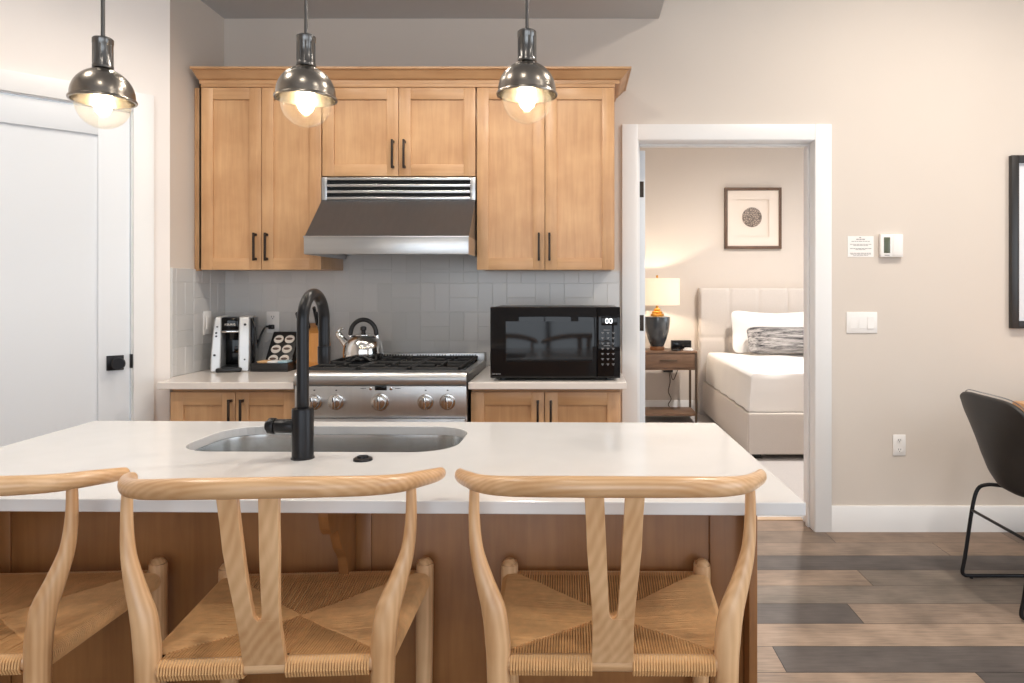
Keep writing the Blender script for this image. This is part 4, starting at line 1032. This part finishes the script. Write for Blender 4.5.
def duvet(p, q):                                      # drapes over the left side, the foot and the right side
    s = p * 2 - 1; x = 2.3175 + s * .985; e = abs(s)
    z = .665; yb_ = by0 + .035 + q * 1.90
    r_ = .07
    hx_ = .965
    ax = max(0, (e - .86) / .14); ay = max(0, (.09 - q) / .09)
    x = 2.3175 + math.copysign(min(e / .88, 1) * .945 + .02 * min(1, ax * 1.5), s)
    zz = z - .012 * math.sin(9 * p) * math.sin(7 * q) + .005 * math.sin(31 * p + 4 * q)
    dr_ = max(ax, ay)
    y_ = by0 + .075 + max(0, (q - .09) / .91) * 1.80 - .02 * min(1, ay * 2)
    zz -= .30 * dr_ ** 1.0 if dr_ < 1 else .30
    if dr_ > 0: 
        zz = z - .03 * min(1, dr_ * 4) - .27 * max(0, dr_ - .12) / .88
        if ax > 0: x += .006 * math.sin(40 * q) * ax * (1 if s > 0 else 1)
        if ay > 0: y_ += .006 * math.sin(36 * p) * ay
    return (x, y_, zz)
b = B(); b.grid(duvet, 120, 100); o = obj('duvet', b, M['sheet'], t, ang=180)
def cushion(b, cx, cy, cz, w, h, d, tilt, pinch=.1):
    def f_(p, q):
        th_ = p * 2 * math.pi; ph = (q - .5) * math.pi
        a, c = math.cos(ph) * math.cos(th_), math.cos(ph) * math.sin(th_)
        sg = lambda v, e: math.copysign(abs(v) ** e, v)
        X = sg(math.cos(th_), .30) * math.cos(ph) ** .35 * w / 2; Z = sg(math.sin(th_), .30) * math.cos(ph) ** .35 * h / 2
        edge = min(1, (abs(X) / (w / 2)) ** 4 + (abs(Z) / (h / 2)) ** 4)
        Y = math.sin(ph) * d / 2 * (1 - .6 * edge)
        X *= 1 - .05 * (1 - (abs(Z) / (h / 2)) ** 2) ; Z *= 1 - pinch * (1 - (abs(X) / (w / 2)) ** 2)
        v = Matrix.Rotation(tilt, 4, 'X') @ Vector((X, Y, Z)); return (cx + v.x, cy + v.y, cz + v.z)
    b.grid(f_, 72, 32); bmesh.ops.remove_doubles(b.bm, verts=b.bm.verts, dist=1e-5); bmesh.ops.recalc_face_normals(b.bm, faces=b.bm.faces); return b
tag(obj('bed_pillow', cushion(B(), 2.06, 7.11, .885, .97, .50, .17, R(-16), .24), M['sheet'], ang=180), 'large white bed pillow leaning on the tufted headboard', 'pillow')
tag(obj('lumbar_cushion', cushion(B(), 2.22, 6.90, .815, 1.08, .29, .13, R(-18)), M['woven'], ang=180), 'black and white woven lumbar cushion before the white pillow', 'cushion')
# nightstand
nx0, nx1, ny0, ny1, nz = .62, 1.199, 6.85, 7.24, .708
t = thing('nightstand', 'walnut nightstand with one drawer and open shelf beside the bed', 'nightstand', ((nx0 + nx1) / 2, ny0, 0))
b = B(); b.box(nx0, nx1, ny0, ny1, nz - .02, nz, .002); obj('top', b, M['night'], t)
for xx in (nx0, nx1 - .022):
    for yy_ in (ny0, ny1 - .022):
        b = B(); b.box(xx, xx + .022, yy_, yy_ + .022, .004, nz - .02, .002); obj('leg', b, M['nightm'], t)
b = B(); b.box(nx0 + .022, nx1 - .022, ny0 + .012, ny1 - .01, .535, nz - .02); b.box(nx0 + .022, nx1 - .022, ny0, ny0 + .012, .525, .538, .001); obj('drawer_case', b, M['night'], t)
b = B(); b.box(nx0 + .028, nx1 - .028, ny0 + .002, ny0 + .014, .545, nz - .028, .002); d = obj('drawer', b, M['night'], t)
b = B(); b.box(.83, 1.0, ny0 - .012, ny0 + .003, .612, .626, .003); obj('drawer_pull', b, M['nightm'], d)
b = B(); b.box(nx0 + .004, nx1 - .004, ny0 + .004, ny1 - .004, .075, .10, .002); obj('shelf', b, M['night'], t)
# table lamp
lx, ly = .826, 7.04
t = thing('table_lamp', 'table lamp with dark urn base and white drum shade on nightstand', 'lamp', (lx, ly, nz))
b = B(); b.lathe([(0, 0), (.072, 0), (.074, .004), (.074, .03), (.066, .036), (0, .036)], 40); obj('foot', b, M['copper'], t, world=False)
b = B(); b.lathe([(.062, .034), (.075, .06), (.098, .12), (.118, .19), (.129, .26), (.132, .31), (.13, .333), (.10, .34), (0, .341)], 48); obj('urn_body', b, M['urn'], t, world=False)
b = B(); b.lathe([(0, .34), (.066, .34), (.07, .35), (.066, .36), (.05, .364), (.054, .376), (.05, .386), (.032, .39), (.036, .404), (.03, .414), (.014, .418), (.014, .45), (0, .45)], 36); obj('neck', b, M['gold'], t, world=False)
b = B(); b.lathe([(0, .716), (.008, .716), (.008, .728), (.014, .738), (.008, .75), (0, .752)], 20); b.cyl((0, 0, .45), (0, 0, .72), .004, n=10); obj('finial', b, M['gold'], t, world=False)
b = B(); b.lathe([(.226, .45), (.226, .717), (.2235, .717), (.2235, .45), (.226, .45)], 64); obj('lamp_shade', b, M['shade'], t, world=False)
b = B(); b.sphere((0, 0, .56), .032, n=20); bl = obj('bulb', b, mat('lamp_bulb', (1, .85, .6, 1), .4, emit=(1, .82, .62, 1), es=430), t, world=False)
t = thing('alarm_clock', 'low black clock box on the nightstand beside lamp', 'clock', (1.075, 7.1, nz))
b = B(); b.box(-.10, .10, -.04, .04, 0, .092, .006); obj('case', b, M['black'], t, world=False)
b = B(); b.box(-.09, .09, -.0425, -.039, .012, .082, .002); obj('face', b, M['black_g'], t, world=False)
b = B(); b.box(-.028, .028, -.04, .04, 0, .014, .004)
o = tag(obj('remote_control', b, M['black']), 'small black remote lying on the nightstand front', 'remote'); o.location = (1.0, 6.92, nz); o.rotation_euler = (0, 0, R(40))
b = B(); b.box(-.045, .045, -.03, .03, 0, .018, .005); b.box(-.035, .035, -.02, .02, .018, .03, .005)
o = tag(obj('charger', b, M['plate']), 'small white charger lying at the nightstand corner', 'charger'); o.location = (1.12, 6.93, nz); o.rotation_euler = (0, 0, R(-30))
t = thing('power_adapter', 'black plug with hanging cables on wall behind nightstand', 'cable', (.985, YB - .02, .46))
b = B(); b.box(-.05, .05, -.03, .019, -.02, .03, .005); obj('plug', b, M['black'], t, world=False)
b = B(); b.sweep([(.01, -.015, -.015), (.02, -.03, -.12), (.0, -.03, -.22), (.03, -.03, -.30), (.0, -.03, -.36), (.03, -.05, -.41)], [.004] * 6, n=8); b.sweep([(.02, -.015, -.01), (.05, -.03, -.10), (.09, -.03, -.02), (.13, -.03, .09)], [.004] * 4, n=8); obj('cable', b, M['nightm'], t, world=False)
# shadow box picture
s = 700 / (YB - .03); px0, px1, pz0, pz1 = (724.8 - 575) / s, (781.6 - 575) / s, 1.309 + (290 - 248.8) / s, 1.309 + (290 - 187.5) / s
t = thing('framed_picture', 'brown framed shadow box with round agate print in the bedroom', 'framed picture', ((px0 + px1) / 2, YB, pz0))
b = B(); fw = .03
b.box(px0, px0 + fw, YB - .035, YB, pz0, pz1, .002); b.box(px1 - fw, px1, YB - .035, YB, pz0, pz1, .002); b.box(px0 + fw, px1 - fw, YB - .035, YB, pz1 - fw, pz1, .002); b.box(px0 + fw, px1 - fw, YB - .035, YB, pz0, pz0 + fw, .002)
obj('frame', b, M['frame_b'], t)
cxp, czp = (px0 + px1) / 2, (pz0 + pz1) / 2 ; hw, hh = .171, .2
b = B(); z_ = YB - .022
b.box(px0 + fw, cxp - hw, z_, z_ + .004, pz0 + fw, pz1 - fw); b.box(cxp + hw, px1 - fw, z_, z_ + .004, pz0 + fw, pz1 - fw); b.box(cxp - hw, cxp + hw, z_, z_ + .004, czp + hh, pz1 - fw); b.box(cxp - hw, cxp + hw, z_, z_ + .004, pz0 + fw, czp - hh)
b.box(px0 + fw, px1 - fw, YB - .006, YB - .002, pz0 + fw, pz1 - fw)
obj('mat_board', b, M['mat_board'], t)
b = B(); b.cyl((cxp - .008, YB - .012, czp + .012), (cxp - .008, YB - .005, czp + .012), .105, n=48, b=.003); obj('agate_slice', b, M['agate'], t)
